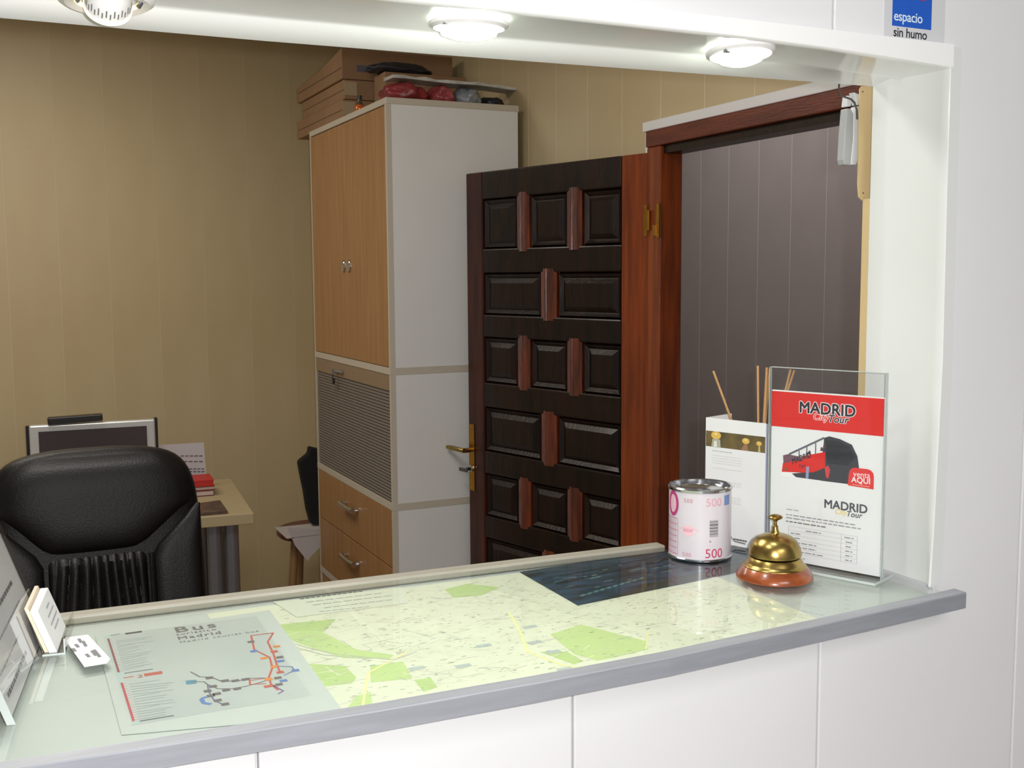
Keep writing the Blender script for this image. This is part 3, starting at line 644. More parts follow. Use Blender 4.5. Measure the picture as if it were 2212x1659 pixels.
b = MB(); r_ = .016; X0, X1, Y0, Y1 = .715*W_, .93*W_, .490*HP, .595*HP
pts = [(X0-.001, Y0), (X1, Y0-.001)]+[(X1-r_*.5+r_*.5*math.cos(a), Y1-r_*.5+r_*.5*math.sin(a)) for a in (0, .5, 1.05, 1.57)]+[(X0+r_*.5+r_*.5*math.cos(a), Y1-r_*.5+r_*.5*math.sin(a)) for a in (1.57, 2.1, 2.6, 3.14)]
pol(b, pfm, pts, ink((228, 62, 62)), .00025)
put_text(b, pfm, 'venta', X0+.0055, Y0+.0120, .0098, WH, .0004); put_text(b, pfm, 'AQUI', X0+.0035, Y0+.0048, .0098, WH, .0004, bold=.02)
stroke(b, pfm, [(X0+.005, Y0+.0018), (X1-.005, Y0+.0016)], .001, ink((240, 150, 150)), .0004)
b.build('sale_badge', po, fixn=False)
b = MB(); rs = random.Random(2); T1 = ink((150, 150, 158)); T2 = ink((178, 178, 186))
def words(b, f, u, v, u1, h, m, gap=.010, lift=.0002, rs=rs):
    while u < u1:
        L = rs.uniform(.02, .06); rect(b, f, u, v, min(u+L, u1), v+h, m, lift); u += L+gap
words(b, pf, .155, .300, .27, .006, T2); words(b, pf, .155, .268, .78, .006, T1); words(b, pf, .155, .250, .84, .006, T1); words(b, pf, .155, .228, .52, .007, ink((120, 120, 130)))
for k in range(7): rect(b, pf, .18, .205-k*.026, .80, .2062-k*.026, T2, .00015)
for xx in (.18, .66, .80): rect(b, pf, xx, .049, xx+.003, .206, T2, .00015)
words(b, pf, .34, .188, .48, .006, T1); words(b, pf, .69, .188, .77, .006, T1)
for k, e in enumerate((.29, .29, .44, .44, .50)): words(b, pf, .20, .162-k*.026, e, .006, T1); words(b, pf, .70, .162-k*.026, .76, .006, T1)
words(b, pf, .26, .022, .34, .006, T2)
b.build('lettering', po, fixn=False)

# --- folded card standing behind (front panel + two wings)
fl_, fr_ = P(1522, 1166, 'Z', ZC), P(1650, 1191, 'Z', ZC)
d2 = Vector((fr_.x-fl_.x, fr_.y-fl_.y)); CWd = d2.length; ang = math.atan2(d2.y, d2.x)
cd = thing('folded_card', 'tall white folded leaflet with a strip photo of golden domes', 'leaflet', (fl_.x, fl_.y, ZC), ang)
HCd = .172
b = MB(); b.box((0, 0, 0), (CWd, .0012, HCd), PAPER); b.build('front_panel', cd)
MB().hexa([(0, .0012, 0), (.0012, .0012, 0), (.004, .058, 0), (.0028, .058, 0)], [(0, .0012, HCd), (.0012, .0012, HCd), (.004, .058, HCd), (.0028, .058, HCd)], PAPER).build('side_wing', cd)
o = MB().hexa([(CWd-.0012, .0012, 0), (CWd, .0012, 0), (CWd+.010, .034, 0), (CWd+.0088, .034, 0)], [(CWd-.0012, .0012, HCd-.001), (CWd, .0012, HCd-.001), (CWd+.010, .034, HCd-.001), (CWd+.0088, .034, HCd-.001)], mat('lilac_card', (176, 182, 214), .6)).build('side_wing', cd); o['label'] = 'lilac side wing'
def cf(u, v, l): return (u*CWd, -l, v*HCd)
b = MB(); rect(b, cf, .005, .770, .995, .895, mat('card_photo', (132, 112, 66), .45, col2=(86, 78, 54), vscale=30), .0001)
for (u, v, ru, rv) in ((.18, .865, .085, .032), (.68, .846, .062, .024), (.895, .838, .045, .018)):
    for k in range(14):
        a0, a1 = 2*math.pi*k/14, 2*math.pi*(k+1)/14
        b.add([cf(u, v, .0002), cf(u+ru*math.cos(a0), v+rv*math.sin(a0), .0002), cf(u+ru*math.cos(a1), v+rv*math.sin(a1), .0002)], [(0, 1, 2)], ink((224, 186, 92)))
    b.add([cf(u-ru*.3, v+rv*.5, .0003), cf(u+ru*.2, v+rv*.5, .0003), cf(u+ru*.2, v+rv*.1, .0003), cf(u-ru*.3, v+rv*.2, .0003)], [(0, 1, 2, 3)], ink((250, 232, 180)))
pol(b, cf, [(.10, .772), (.26, .772), (.25, .835), (.12, .835)], ink((176, 178, 160)), .0002); pol(b, cf, [(.14, .772), (.20, .772), (.19, .82), (.15, .82)], ink((230, 232, 220)), .0003)
pol(b, cf, [(.60, .772), (.72, .772), (.70, .825), (.66, .825)], ink((160, 120, 90)), .0002); pol(b, cf, [(.88, .772), (.92, .772), (.91, .82), (.89, .82)], ink((190, 180, 130)), .0002)
b.build('dome_photo', cd, fixn=False)
b = MB(); rs2 = random.Random(9)
words(b, cf, .12, .735, .45, .007, ink((186, 186, 184)), rs=rs2)
for v0 in (.70, .68, .66, .64, .60, .50, .485, .47, .38, .365, .35, .335): words(b, cf, .12, v0, .62, .004, ink((206, 206, 204)), rs=rs2)
put_text(b, cf, 'Catalonia', .42, .060, .075, ink((96, 96, 96)), .0002) if False else words(b, cf, .50, .045, .72, .014, ink((110, 110, 110)), gap=.004, rs=rs2)
stroke(b, cf, [(.44, .085), (.47, .055), (.52, .035), (.70, .030)], .010, ink((120, 120, 120)), .0002)
b.build('lettering', cd, fixn=False)
# --- reed diffuser behind the card
neck = P(1636, 1012, 'Y', 1.205)
df = thing('reed_diffuser', 'small diffuser bottle hidden behind the folded leaflet', 'diffuser', (neck.x, neck.y, ZC))
MB().lathe([(.001, 0), (.019, 0), (.020, .004), (.020, .055), (.016, .064), (.009, .070), (.009, neck.z-ZC-.001)], mat('diffuser_glass', (190, 170, 140), .15), n=28, cap=False).build('bottle', df, smooth=True)
tips = [(1541, 802, 1.20, 'leftmost leaning reed stick above the leaflet'), (1637, 790, 1.21, 'upright thin reed stick left of the thick pair'), (1657, 794, 1.20, 'upright reed stick touching its neighbour left of the sign holder'),
        (1664, 796, 1.216, 'upright reed stick closest to the sign holder edge'), (1708, 798, 1.215, 'reed stick leaning right, left one seen through the holder'), (1716, 800, 1.222, 'reed stick leaning right, right one seen through the holder')]
for k, (x, y, Y, lab) in enumerate(tips):
    tp = P(x, y, 'Y', Y)+Vector((0, 0, 0)); bs_ = Vector((neck.x+random.uniform(-.003, .003)+(.004 if k in (2, 3) else 0), neck.y+random.uniform(-.003, .003), neck.z-.03))
    if k > 3: bs_ = Vector((neck.x+.002, neck.y+(.005 if k == 5 else -.006), neck.z-.03))
    o = MB().tube([bs_, bs_.lerp(tp, .5), tp], .0016 if k not in (2, 3) else .0019, REED, 8).build('reed_stick'); tag(o, lab, 'stick', 'reed sticks of the diffuser')

# --- leaning acrylic brochure holder at the left end
hb0, hb1 = Vector((.000, .966)), Vector((.036, 1.205)); d2 = (hb1-hb0).normalized(); LB = (hb1-hb0).length
nh = Vector((d2.y, -d2.x))                    # towards +X
ang = math.atan2(d2.y, d2.x)
bh = thing('brochure_holder', 'leaning clear acrylic brochure holder at the left edge of the counter', 'brochure holder', (hb0.x, hb0.y, ZC), ang)
# local x along the base, local y = -nh (away from +X)
TLn = .36
def lean(x, h, t): return (x, h*TLn*.94+t, .0005+h)
def slabl(name, x0, x1, h0, h1, t0, t1, m, par): return MB().hexa([lean(x0, h0, t0), lean(x1, h0, t0), lean(x1, h0, t1), lean(x0, h0, t1)], [lean(x0, h1, t0), lean(x1, h1, t0), lean(x1, h1, t1), lean(x0, h1, t1)], m).build(name, par)
slabl('back_sheet', 0, LB, 0, .22, .0042, .0066, ACRYL, bh); slabl('front_sheet', 0, LB, .0, .20, -.0002, .0020, ACRYL, bh)
b = MB(); b.hexa([lean(-.0006, 0, -.0002), lean(0, 0, -.0002), lean(0, 0, .0066), lean(-.0006, 0, .0066)], [lean(-.0006, .22, -.0002), lean(0, .22, -.0002), lean(0, .22, .0066), lean(-.0006, .22, .0066)], ACRYLE).build('polished_edge', bh)
b = MB(); b.hexa([lean(LB, 0, .0042), lean(LB+.0006, 0, .0042), lean(LB+.0006, 0, .0066), lean(LB, 0, .0066)], [lean(LB, .22, .0042), lean(LB+.0006, .22, .0042), lean(LB+.0006, .22, .0066), lean(LB, .22, .0066)], ACRYLE); b.build('polished_edge', bh)
MB().box((0, .0066, 0), (LB, .085, .0025), ACRYL).build('foot', bh)
bro = thing('brochure', 'grey printed brochure sheet inside the leaning holder', 'brochure', (hb0.x, hb0.y, ZC), ang)
slabl('paper', .004, LB-.012, .004, .19, .0024, .0038, mat('brochure_paper', (214, 214, 214), .55, var=.05, vscale=12), bro)
def bf(u, v, l): p = lean(.004+u*(LB-.016), .004+v*.186, .0024-l); return p
b = MB(); rs3 = random.Random(4)
for k in range(9):
    v0 = .06+k*.095; words(b, bf, .08+.02*(k % 3), v0, rs3.uniform(.5, .9), .02 if k % 3 == 0 else .010, ink((110, 110, 114)) if k % 3 == 0 else ink((160, 160, 162)), rs=rs3)
b.build('lettering', bro, fixn=False)
# --- business card holder
KO = (.0395, 1.135); KA = R(81.4)               # local x runs along the cards, local y towards the brochure holder
hx = thing('card_holder', 'small clear acrylic holder with white business cards beside the brochure holder', 'card holder', (KO[0], KO[1], ZC), KA)
KL = .38
MB().box((-.003, -.009, 0), (.088, .0122, .002), ACRYL).build('base', hx)
MB().box((-.003, -.009, .002), (.088, -.0075, .016), ACRYL).build('front_lip', hx)
MB().hexa([(-.003, .0112, .002), (.088, .0112, .002), (.088, .0122, .002), (-.003, .0122, .002)], [(-.003, .0112+.034*.30, .036), (.088, .0112+.034*.30, .036), (.088, .0122+.034*.30, .036), (-.003, .0122+.034*.30, .036)], ACRYL).build('back_sheet', hx)
MB().box((-.0036, -.009, .0), (-.003, .0122, .002), ACRYLE).build('polished_edge', hx); MB().box((-.0036, -.009, .002), (-.003, -.0075, .016), ACRYLE).build('polished_edge', hx)
for k, (off, th, m, lab) in enumerate(((-.0010, .0072, PAPER, 'thick white stack of business cards at the front of the small holder'), (.0072, .0034, ink((228, 214, 190)), 'thin cream stack of business cards behind the thick white one'))):
    o = thing('card_stack', lab, 'business cards', (KO[0], KO[1], ZC+.0022), KA, 'business cards in the holder')
    x0 = -.001+.003*k; HK = .043 if k == 0 else .046; sl_k = .36
    MB().hexa([(x0, off, 0), (.084, off, 0), (.084, off+th, 0), (x0, off+th, 0)], [(x0, off+sl_k*HK, HK), (.084, off+sl_k*HK, HK), (.084, off+sl_k*HK+th, HK), (x0, off+sl_k*HK+th, HK)], m).build('cards', o)
    if k == 0:
        b = MB()
        def kf(u, v, l): return (x0+u*.084, off+sl_k*v*HK-l, v*HK)
        for (u0, v0, u1) in ((.35, .62, .85), (.3, .45, .9), (.4, .3, .8), (.45, .78, .7)): words(b, kf, u0, v0, u1, .04, ink((176, 176, 182)), lift=.0003, rs=rs3)
        b.build('lettering', o, fixn=False)
# --- loose card
pts = [P(x, y, 'Z', ZC) for x, y in ((143, 1386), (150, 1377), (190, 1372), (238, 1424), (231, 1433), (182, 1441))]
lc = thing('loose_card', 'white card with short handwritten lines lying by the card holder', 'card', (0, 0, ZC))
MB().prism([(p.x, p.y, 0.0) for p in pts], (0, 0, .0006), PAPER).build('paper', lc)
b = MB()
def g(p): v = P(p[0], p[1], 'Z', ZC); return (v.x, v.y)
f0 = lambda u, v, l: (u, v, .0006+l)
for L in ([(170, 1381), (176, 1390)], [(179, 1386), (186, 1398)], [(163, 1393), (170, 1400)], [(157, 1402), (163, 1409)], [(198, 1407), (208, 1418)], [(203, 1405), (216, 1421)], [(186, 1414), (193, 1421)]): stroke(b, f0, [g(L[0]), g(L[1])], .0032, ink((120, 120, 124)), .0002)
b.build('lettering', lc, fixn=False)

# ============================================================ STICKER on the wall above the hatch
st = thing('smoke_free_sticker', 'blue and white espacio sin humo sticker on the wall above the hatch', 'sticker', (.890, YF, 1.8535))
MB().box((0, -.0006, 0), (.090, 0, .115), mat('sticker_white', (214, 216, 218), .3)).build('sheet', st)
def sf(u, v, l): return (u, -.0006-l, v)
b = MB(); BLUE = ink((30, 92, 196)); rect(b, sf, .0115, .0140, .0695, .098, BLUE, .0001)
pc = (.054, .063)
for k in range(28):
    a0, a1 = 2*math.pi*k/28, 2*math.pi*(k+1)/28
    b.add([sf(pc[0], pc[1], .0002), sf(pc[0]+.0185*math.cos(a0), pc[1]+.0185*math.sin(a0), .0002), sf(pc[0]+.0185*math.cos(a1), pc[1]+.0185*math.sin(a1), .0002)], [(0, 1, 2)], ink((222, 26, 22)))
b.build('emblem', st, fixn=False)
b = MB(); put_text(b, sf, 'espacio', .0135, .0200, .0150, ink((222, 240, 250)), .0003, bold=.012, sp=.95); b.build('lettering', st, fixn=False); b = MB(); put_text(b, sf, 'sin humo', .0135, .0030, .0142, ink((44, 40, 46)), .0003, bold=.014, sp=.95); b.build('lettering', st, fixn=False)

# ============================================================ HANGING HARDWARE at the right jamb
o = thing('bracket_strip', 'beige metal bracket strip screwed behind the right jamb', 'bracket', (0, 0, 0))
YH = 1.052
def hp(px, py, Y=YH): v = P(px, py, 'Y', Y); return (v.x, v.y, v.z)
MB().prism([hp(*c) for c in ((1862, 186), (1858, 192), (1854, 400), (1856, 426), (1862, 433), (1900, 433), (1900, 186))], (0, .002, 0), BEIGE).build('plate', o)
for c in ((1864, 198), (1865, 417)): MB().lathe([(.0009, 0), (.0009, .0006)], ink((70, 60, 50)), hp(c[0], c[1], YH-.0004), 10, M=Matrix.Rotation(R(-90), 3, 'X')).build('screw', o)
h = thing('wire_hook', 'bent steel wire hook under the hatch head beside the bracket', 'hook', (0, 0, 0))
MB().tube([hp(1813, 176, 1.056), hp(1812, 195, 1.056), hp(1814, 206, 1.056), (hp(1838, 214, 1.056)), hp(1846, 222, 1.056), hp(1851, 238, 1.056), hp(1852, 258, 1.056)], .0012, WIRE, 8).build('wire', h, smooth=True)
hh = thing('hanging_clip', 'white plastic double clip hanging from the wire hook', 'clip', (0, 0, 0))
YK2 = 1.062
def hk(*c): return [hp(x, y, YK2) for x, y in c]
MB().prism(hk((1832, 206), (1842, 208), (1838, 230), (1829, 230)), (0, .010, 0), HANGP).build('link', hh, bevel=.0008)
MB().prism(hk((1845, 199), (1857, 204), (1862, 212), (1861, 226), (1852, 227), (1849, 212)), (0, .010, 0), HANGP).build('link', hh, bevel=.0008)
MB().prism(hk((1830, 234), (1838, 234), (1843, 244), (1843, 300), (1838, 352), (1834, 356), (1825, 356), (1822, 345), (1825, 290)), (0, .012, 0), HANGG).build('arm', hh, bevel=.0012)
MB().prism(hk((1852, 229), (1861, 229), (1860, 290), (1856, 340), (1850, 356), (1839, 356), (1838, 346), (1843, 300), (1845, 244)), (0, .012, 0), HANGP).build('arm', hh, bevel=.0012)

# ============================================================ OFFICE
# --- tall cabinet
CX0, CX1, CY0, CY1c = 1.214, 1.702, 3.52, 4.485
cab = thing('tall_cabinet', 'tall white office cabinet with beech doors, tambour and drawers', 'cabinet', (CX0, CY0, 0))
Dx, Wy, HT_ = CX1-CX0, CY1c-CY0, 2.19
b = MB(); b.box((.018, 0, 0), (Dx, .018, HT_-.022), CABW); b.box((.018, Wy-.018, 0), (Dx, Wy, HT_-.022), CABW); b.box((Dx-.008, .018, 0), (Dx, Wy-.018, HT_-.022), CABW)
b.build('carcass', cab)
MB().box((0, -.002, HT_-.022), (Dx+.004, Wy+.006, HT_), CABTRIM).build('top', cab, bevel=.002)
b = MB(); b.box((.0, -.001, 0), (.018, .014, HT_-.022), CABTRIM); b.box((.0, Wy-.014, 0), (.018, Wy+.001, HT_-.022), CABTRIM); b.build('edge_frame', cab)
for z in (1.272, .800, .352): MB().box((-.001, -.0015, z-.012), (Dx, Wy+.0015, z+.012), CABTRIM).build('divider', cab)
half = Wy/2
for y0, y1, hy in ((.015, half-.0015, half-.035), (half+.0015, Wy-.015, half+.035)):
    d = MB().box((.0, y0, 1.286), (.018, y1, HT_-.026), BEECH).build('door', cab, bevel=.0015)
    MB().lathe([(.001, 0), (.019, 0), (.019, .004), (.017, .006), (.012, .004), (.001, .003)], STEEL, (.0, hy, 1.635), 20, M=Matrix.Scale(1.25, 3, (0, 0, 1)) @ Matrix.Rotation(R(-90), 3, 'Y')).build('handle', d, smooth=True)
tb = MB().box((.008, .015, .814), (.012, Wy-.015, 1.258), TAMB).build('tambour', cab)
NS = 34; zh = .385/NS
sl0 = MB().prism([(.008, 0, .001), (.002, 0, .003), (.002, 0, zh-.004), (.008, 0, zh-.001)], (0, Wy-.032, 0), TAMB).build('slat', tb)
for k in range(NS):
    if k == 0: sl0.location = (0, .016, .815)
    else: copyof(sl0, tb, (0, .016, .815+k*zh))
hd = MB().box((.0, .016, 1.205), (.010, Wy-.016, 1.258), mat('tambour_head', (150, 128, 104), .5)).build('tambour_head', cab)
b = MB(); LY = Wy*.66
b.tube([(.0, LY, 1.222), (-.014, LY, 1.222)], .008, STEEL, 12); b.box((-.024, LY-.004, 1.214), (-.012, LY-.0015, 1.232), STEEL); b.tube([(-.018, LY-.002, 1.22), (-.020, LY+.004, 1.200)], .002, WIRE, 6)
b.lathe([(.001, -.003), (.013, -.003), (.013, .003), (.001, .003)], BLACKP, (-.016, LY+.006, 1.186), 14, M=Matrix.Rotation(R(90), 3, 'Y')); b.box((-.017, LY+.004, 1.150), (-.015, LY+.009, 1.176), STEEL); b.box((-.012, LY-.09, 1.224), (-.006, LY-.01, 1.232), STEEL)
b.build('key', cab)
for z0, z1 in ((.582, .786), (.366, .578)):
    d = MB().box((.0, .015, z0), (.018, Wy-.015, z1), BEECH).build('drawer', cab, bevel=.0015)
    hb = MB(); yc = half; zc = z1-.075
    hb.tube([(.0, yc-.075, zc), (-.022, yc-.070, zc)], .010, STEEL, 12); hb.tube([(.0, yc+.075, zc), (-.022, yc+.070, zc)], .010, STEEL, 12)
    hb.tube([(-.022, yc-.082, zc), (-.026, yc-.03, zc), (-.026, yc+.03, zc), (-.022, yc+.082, zc)], [.012, .010, .010, .012], STEEL, 12); hb.build('handle', d, smooth=True)
MB().box((.004, .015, .02), (.018, Wy-.015, .338), BEECH).build('drawer', cab, bevel=.0015)
# --- cartons on the cabinet
ZT = HT_
for i, (x0, y0, y1, z0, z1, warp, lab) in enumerate(((1.236, 4.085, 4.76, ZT+.001, ZT+.075, 0, 'flat cardboard carton at the bottom of the stack on the cabinet'),
      (1.244, 4.085, 4.70, ZT+.077, ZT+.150, 0, 'flat cardboard carton in the middle of the stack on the cabinet'), (1.236, 4.085, 4.75, ZT+.152, ZT+.236, .03, 'bulging cardboard carton on top of the stack on the cabinet'))):
    t = thing('cardboard_carton', lab, 'carton', (x0, y0, z0), 0, 'cartons on the cabinet')
    L, H, Wd = y1-y0, z1-z0, 1.69-x0
    rings = []
    for k in range(7):
        f = k/6; zz = H+warp*(1-f)**2*(1 if i == 2 else 0)-(.0 if i < 2 else .02*f)
        rings.append([(0, f*L, 0), (Wd, f*L, 0), (Wd, f*L, zz), (0, f*L, zz)])
    MB().sweep(rings, CARDB).build('box', t, bevel=.003)
    MB().box((-.0006, .0, H*.46), (.0, L*.97, H*.50), mat('carton_seam', (96, 72, 52), .8)).build('seam', t)
    MB().box((.06, -.0006, H*.35), (.13, 0, H*.65), ink((96, 96, 106))).build('stamp', t) if i == 2 else MB().box((.0, -.0008, H*.2), (.05, 0, H*.9), mat('parcel_tape', (180, 160, 130), .25)).build('tape', t)
o = MB().box((1.36, 3.95, ZT+.002), (1.69, 4.075, ZT+.165), CARDB).build('carton_upright', bevel=.003); o.name = 'cardboard_box'; tag(o, 'upright brown cardboard box behind the plastic bags on the cabinet', 'carton')
def blob(name, c, r, m, lab, cat, seed, amp=.25, flat_=0):
    import bmesh
    bm = bmesh.new(); bmesh.ops.create_icosphere(bm, subdivisions=4, radius=1)
    from mathutils import noise
    for v in bm.verts:
        n_ = v.co.normalized(); d = 1+amp*noise.noise(n_*1.7+Vector((seed, 0, 0)))+amp*.45*noise.noise(n_*5+Vector((seed, 3, 0)))
        p = Vector((n_.x*r[0]*d, n_.y*r[1]*d, n_.z*r[2]*d)); p.z = max(p.z, -r[2]*.72); v.co = p+Vector((0, 0, r[2]*.72))
    me = bpy.data.meshes.new(name); bm.to_mesh(me); bm.free(); me.materials.append(m)
    me.polygons.foreach_set('use_smooth', [True]*len(me.polygons))
    o = bpy.data.objects.new(name, me); C.objects.link(o); o.location = c; return tag(o, lab, cat)
blob('plastic_bag', (1.325, 3.66, ZT), (.078, .09, .042), REDBAG, 'crumpled red plastic bag on the near edge of the cabinet', 'bag', 1)
blob('plastic_bag', (1.455, 3.64, ZT), (.043, .07, .040), mat('red_white_bag', (186, 96, 100), .3, col2=(140, 50, 56), vscale=16, bump=.6, bscale=30), 'pinkish crumpled plastic bag in the middle of the cabinet top', 'bag', 7)
blob('plastic_bag', (1.552, 3.64, ZT), (.050, .07, .040), GREYBAG, 'clear grey crumpled plastic bag on the cabinet', 'bag', 4)
blob('dark_bag', (1.665, 3.68, ZT), (.052, .07, .028), DARKBAG, 'dark folded bag at the right end of the cabinet top', 'bag', 9)
blob('dark_bag', (1.44, 4.01, ZT+.168), (.13, .06, .024), DARKBAG, 'dark bag lying on the upright box under the hatch head', 'bag', 12)
rings = []
for k in range(13):
    f = k/12; x = 1.27+f*.475; z = ZT+.080+.002*math.sin(f*11)-.010*f
    rings.append([(x, 3.60+.006*math.sin(f*9), z), (x, 3.70, z+.002), (x, 3.70, z+.014+.003*math.sin(f*23)), (x, 3.60+.006*math.sin(f*9), z+.010+.003*math.sin(f*31))])
o = MB().sweep(rings, TAPEW).build('wrapped_panel', smooth=False); tag(o, 'long white film-wrapped panel lying across the bags', 'panel')
t = thing('small_bottle', 'small bottle with amber liquid and dark cap beside the cartons', 'bottle', (1.245, 3.90, ZT))
MB().lathe([(.001, 0), (.017, 0), (.019, .004), (.018, .020), (.014, .028)], ORANGE, n=20, cap=False).build('liquid', t, smooth=True)
MB().lathe([(.014, .028), (.010, .036), (.0075, .042), (.0075, .050)], mat('bottle_glass', (90, 78, 66), .1), n=20, cap=False).build('shoulder', t, smooth=True)
MB().lathe([(.009, .048), (.009, .062), (.001, .064)], DARKBAG, n=16, cap=True).build('cap', t, smooth=True)

# --- desk
dk = thing('desk', 'pale laminate desk with paired grey tube legs', 'desk', (0, 0, 0))
DX1 = .822
MB().hexa([(-1.0, 4.10, .70), (DX1, 3.93, .70), (DX1+.06, 4.66, .70), (-.94, 4.83, .70)], [(-1.0, 4.10, .74), (DX1, 3.93, .74), (DX1+.06, 4.66, .74), (-.94, 4.83, .74)], DESKW).build('desktop', dk, bevel=.003)
for (x, y) in ((.690, 4.0), (.752, 4.0), (-.85, 4.16), (-.92, 4.17), (.74, 4.60), (.81, 4.59), (-.80, 4.76), (-.87, 4.77)):
    MB().lathe([(.0265, 0.0), (.0265, .699)], LEGG, (x, y, 0), 24).build('leg', dk, smooth=True)
# --- monitor
def M4(px, py, Y=4.42): v = P(px, py, 'Y', Y); return v
YM = 4.42
tl, tr = M4(62, 921), M4(334, 905); zt = (tl.z+tr.z)/2
ma, mb_ = tl.x, tr.x
mon = thing('monitor', 'silver framed flat monitor on the desk behind the chair', 'monitor', ((ma+mb_)/2, YM, .741), R(-3))
Wm = mb_-ma; zt -= .741
MB().box((-Wm/2, .0, zt-.29), (Wm/2, .035, zt), SILVERP).build('casing', mon, bevel=.006)
MB().box((-Wm/2-.012, .010, zt-.29), (-Wm/2, .045, zt-.003), BLACKP).build('side_trim', mon); MB().box((Wm/2, .010, zt-.29), (Wm/2+.010, .045, zt+.003), BLACKP).build('side_trim', mon)
MB().box((-Wm/2+.032, -.002, zt-.262), (Wm/2-.032, .0, zt-.024), SCREEN).build('screen', mon)
MB().box((-.05, .012, .01), (.05, .04, zt-.29), BLACKP).build('stand', mon); MB().box((-.12, -.08, 0), (.12, .12, .012), BLACKP).build('foot', mon)
a = M4(103, 915).x-(ma+mb_)/2; c = M4(222, 915).x-(ma+mb_)/2
o = MB().box((0, 0, 0), (c-a, .045, .026), BLACKP).build('webcam_bar', bevel=.004); o.location = ((ma+mb_)/2+a, YM-.006+.003, .741+zt+.001); o.rotation_euler = (0, R(-1.5), R(-3)); tag(o, 'black bar-shaped device perched on top of the monitor', 'speaker')
# --- wall notice sheets
def wallq(name, lab, pts, m, Y):
    t = thing(name, lab, 'paper', (0, 0, 0)); vs = [P(x, y, 'Y', Y) for x, y in pts]
    MB().prism([tuple(v) for v in vs], (0, .004, 0), m).build('paper', t); return t
t = wallq('printed_notice', 'white printed notice standing on the desk right of the monitor', ((341, 962), (440, 956), (447, 1042), (341, 1050)), mat('notice_paper', (206, 206, 212), .6), 4.52)
b = MB(); rs4 = random.Random(8)
for (x0, x1, y0) in ((390, 440, 984), (385, 441, 996), (400, 443, 1012), (400, 444, 1018), (410, 444, 1026), (395, 444, 1033)):
    for k in range(5):
        xa = x0+(x1-x0)*k/5; xb = xa+(x1-x0)*.15
        v = [P(x, y, 'Y', 4.519) for x, y in ((xa, y0), (xb, y0-.5), (xb, y0+1.8), (xa, y0+2.2))]; b.poly([tuple(q_) for q_ in v], ink((110, 100, 110)))
b.build('lettering', t, fixn=False)
# --- book pile
zb = .741
bk = P(430, 1068, 'Z', .741)
for i, (h_, wx, m, lab) in enumerate(((.022, .0, mat('book_white', (206, 190, 186), .6), 'white book with dark red spine edges, lowest in the pile on the desk'), (.016, .004, mat('book_pale', (196, 176, 172), .6), 'thin pale book in the middle of the pile on the desk'), (.024, .002, mat('book_red', (196, 40, 36), .5), 'bright red book on top of the pile on the desk'))):
    t = thing('book', lab, 'book', (.56, 4.33, zb), R(-3), 'books piled on the desk')
    MB().box((.0, .0, .0), (.19+wx, .14, .003), mat('book_cover', (120, 50, 44), .5) if i < 2 else m).build('cover', t)
    MB().box((.002, .002, .003), (.188+wx, .138, h_-.003), m).build('pages', t)
    MB().box((.0, .0, h_-.003), (.19+wx, .14, h_), mat('book_cover', (120, 50, 44), .5) if i < 2 else m).build('cover', t)
    zb += h_+.0005
o = thing('notebook', 'dark patterned notebook lying on the right end of the desk', 'notebook', (0, 0, .7405))
v = [P(x, y, 'Z', .745) for x, y in ((430, 1090), (475, 1083), (492, 1107), (432, 1112))]
MB().prism([(q_.x, q_.y, 0) for q_ in v], (0, 0, .010), mat('notebook_cover', (104, 82, 66), .5, col2=(70, 56, 50), vscale=25)).build('cover', o)
# --- stool with cloth, black bag
YS = 4.72
sc_ = P(658, 1148, 'Y', YS); rS = .165
sx = sc_.x+.055
stl = thing('round_stool', 'round reddish wooden stool partly hidden behind the cabinet', 'stool', (sx, YS+.05, 0))
hz = P(620, 1150, 'Y', YS).z
MB().lathe([(.001, hz-.035), (rS-.012, hz-.035), (rS, hz-.022), (rS, hz-.008), (rS-.008, hz), (.001, hz)], REDDW, n=36, cap=False).build('seat', stl, smooth=True)
for a in (200, 290, 20, 110): MB().tube([(rS*.62*math.cos(R(a)), rS*.62*math.sin(R(a)), hz-.034), (rS*.85*math.cos(R(a)), rS*.85*math.sin(R(a)), 0)], .017, PALEW, 12).build('leg', stl)
b = MB()
cl = [P(x, y, 'Y', YS-.125) for x, y in ((621, 1140), (637, 1178), (664, 1212), (676, 1197), (694, 1180), (694, 1143))]
topz = hz+.002
fr2 = [(v_.x, v_.y, v_.z) for v_ in cl]
b.prism(fr2, (0, .002, 0), CLOTH); b.box((fr2[0][0]-.005, YS-.125, topz), (fr2[5][0]+.16, YS+.10, topz+.003), CLOTH)
o = b.build('cloth'); tag(o, 'white cloth with a pointed corner hanging over the stool', 'cloth')
v = [P(x, y, 'Y', YS+.03) for x, y in ((669, 965), (668, 980), (646, 998), (650, 1022), (658, 1060), (664, 1100), (672, 1130), (677, 1150), (712, 1150), (712, 975), (680, 968))]
zmin = min(p_.z for p_ in v); sh_ = topz+.004-zmin
o = MB().prism([(p_.x, p_.y, p_.z+sh_*((1 if p_.z < zmin+.02 else .0))) for p_ in v], (0, .05, 0), BLACKF).build('black_bag', bevel=.010); tag(o, 'slim black bag standing on the cloth covered stool by the cabinet', 'bag')

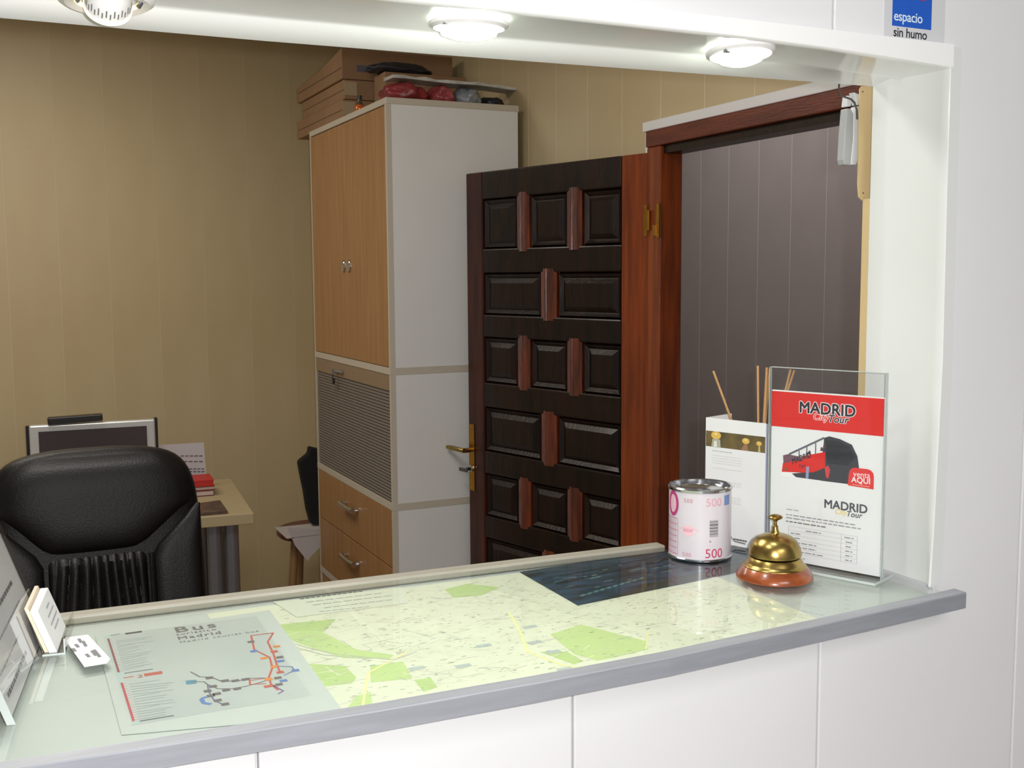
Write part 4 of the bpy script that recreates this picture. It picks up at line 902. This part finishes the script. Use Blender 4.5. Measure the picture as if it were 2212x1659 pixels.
# --- office chair
chx, chy = .196, 2.68
ch = thing('office_chair', 'black padded leather office chair behind the counter', 'chair', (chx, chy, 0), 0)
TI = .16                                        # backrest leans away (+y) going up
def by(z, e=0): return (z-.82)*TI+e
hw = [(.56, .205), (.62, .222), (.72, .236), (.82, .244), (.92, .243), (1.00, .240), (1.06, .236), (1.10, .231), (1.135, .220), (1.160, .203), (1.178, .178), (1.190, .135), (1.197, .065)]
rings = []
for z, w_ in hw:
    th = .055 if z < 1.15 else .055-.03*((z-1.15)/.046)**2
    ring = []
    for k in range(24):
        a = 2*math.pi*k/24; cx, sy = math.cos(a), math.sin(a)
        ring.append((w_*(abs(cx)**.35)*(1 if cx > 0 else -1), by(z)+th*(abs(sy)**.8)*(1 if sy > 0 else -1), z))
    rings.append(ring)
MB().sweep(rings, LEATHER).build('backrest', ch, smooth=True, sub=1)
# head pillow: trapezoid bulge; lower pad with gathers; side bolsters
def pillow(name, outline, y0, bulge, n=10, ripple=None):
    # outline: function t in[0,1] (bottom->top) -> (z, xl, xr)
    vs, fs = [], []; NX, NZ = (90 if ripple else 20), n
    for j in range(NZ+1):
        t = j/NZ; z, xl, xr = outline(t)
        for i in range(NX+1):
            s = i/NX; x = xl+(xr-xl)*s
            e = (1-abs(2*s-1)**(8 if ripple else 4))*(1-abs(2*t-1)**(14 if ripple else 4))
            rp = ripple(s, t) if ripple else 0
            vs.append((x, by(z)-y0-bulge*max(e, 0)**.6-rp*max(e, 0), z))
    for j in range(NZ):
        for i in range(NX): a = j*(NX+1)+i; fs.append((a, a+1, a+NX+2, a+NX+1))
    b = MB(); b.add(vs, fs, LEATHER); o = b.build(name, ch, smooth=True, fixn=False); return o
def ol_head(t):
    z = .958+(1.183-.958)*t
    k = min(1, t/.46)
    xr = .088+(.214-.088)*k-(.075*max(0, (t-.62)/.38)**2.2); xl = -.112-(.212-.112)*k+(.075*max(0, (t-.62)/.38)**2.2); return z, xl, xr
pillow('head_pad', ol_head, .040, .034, 18)
def rip(s, t): q_ = .5+(s-.5)*(1+.30*t); return .011*(.25+.75*t)*(abs(math.sin(q_*25+.9*math.sin(t*3.1+q_*5)))**.8)
pillow('gathered_pad', lambda t: (.62+(.966-.62)*t, -.115, .108), .044, .020, 16, rip)
def ol_r(t): z = .60+(1.055-.60)*t; k = max(0, (z-.955)/.1); return z, .110+.115*min(1, k), .234
def ol_l(t): z = .60+(1.055-.60)*t; k = max(0, (z-.955)/.1); return z, -.234, -.117-.11*min(1, k)
pillow('side_bolster', ol_r, .044, .026, 16); pillow('side_bolster', ol_l, .044, .026, 16)
b = MB(); b.tube([(.109, by(z)-.064, z) for z in (.62, .7, .8, .9, .953)], .0022, LEATHER, 6); b.tube([(.116, by(z)-.064, z) for z in (.62, .7, .8, .9, .953)], .0022, LEATHER, 6); b.build('piping', ch)
rings = []
for y, zt_, w_ in ((-.50, .49, .20), (-.48, .52, .235), (-.30, .53, .25), (-.05, .52, .24), (0, .50, .22)):
    rings.append([(w_*cx, y, .45+(zt_-.45)*(.5+.5*sy)) for cx, sy in ((-1, -1), (1, -1), (1.03, 0), (1, .8), (.85, 1), (-.85, 1), (-1, .8), (-1.03, 0))])
MB().sweep(rings, LEATHER).build('seat', ch, smooth=True, sub=1)
for s in (-1, 1): MB().tube([(s*.25, -.08, .47), (s*.28, -.08, .60), (s*.28, -.10, .68), (s*.28, -.35, .68), (s*.27, -.38, .55), (s*.25, -.36, .47)], .018, BLACKP, 10).build('armrest', ch, smooth=True)
MB().tube([(0, -.22, .10), (0, -.22, .45)], .03, BLACKP, 14).build('column', ch)
for k in range(5):
    a = R(72*k+20); MB().tube([(0, -.22, .10), (.28*math.cos(a), -.22+.28*math.sin(a), .07)], [.028, .018], BLACKP, 10).build('base_leg', ch)
    MB().lathe([(.001, -.012), (.028, -.012), (.028, .012), (.001, .012)], BLACKP, (.28*math.cos(a), -.22+.28*math.sin(a), .028), 16, M=Matrix.Rotation(R(90), 3, 'X')).build('castor', ch)
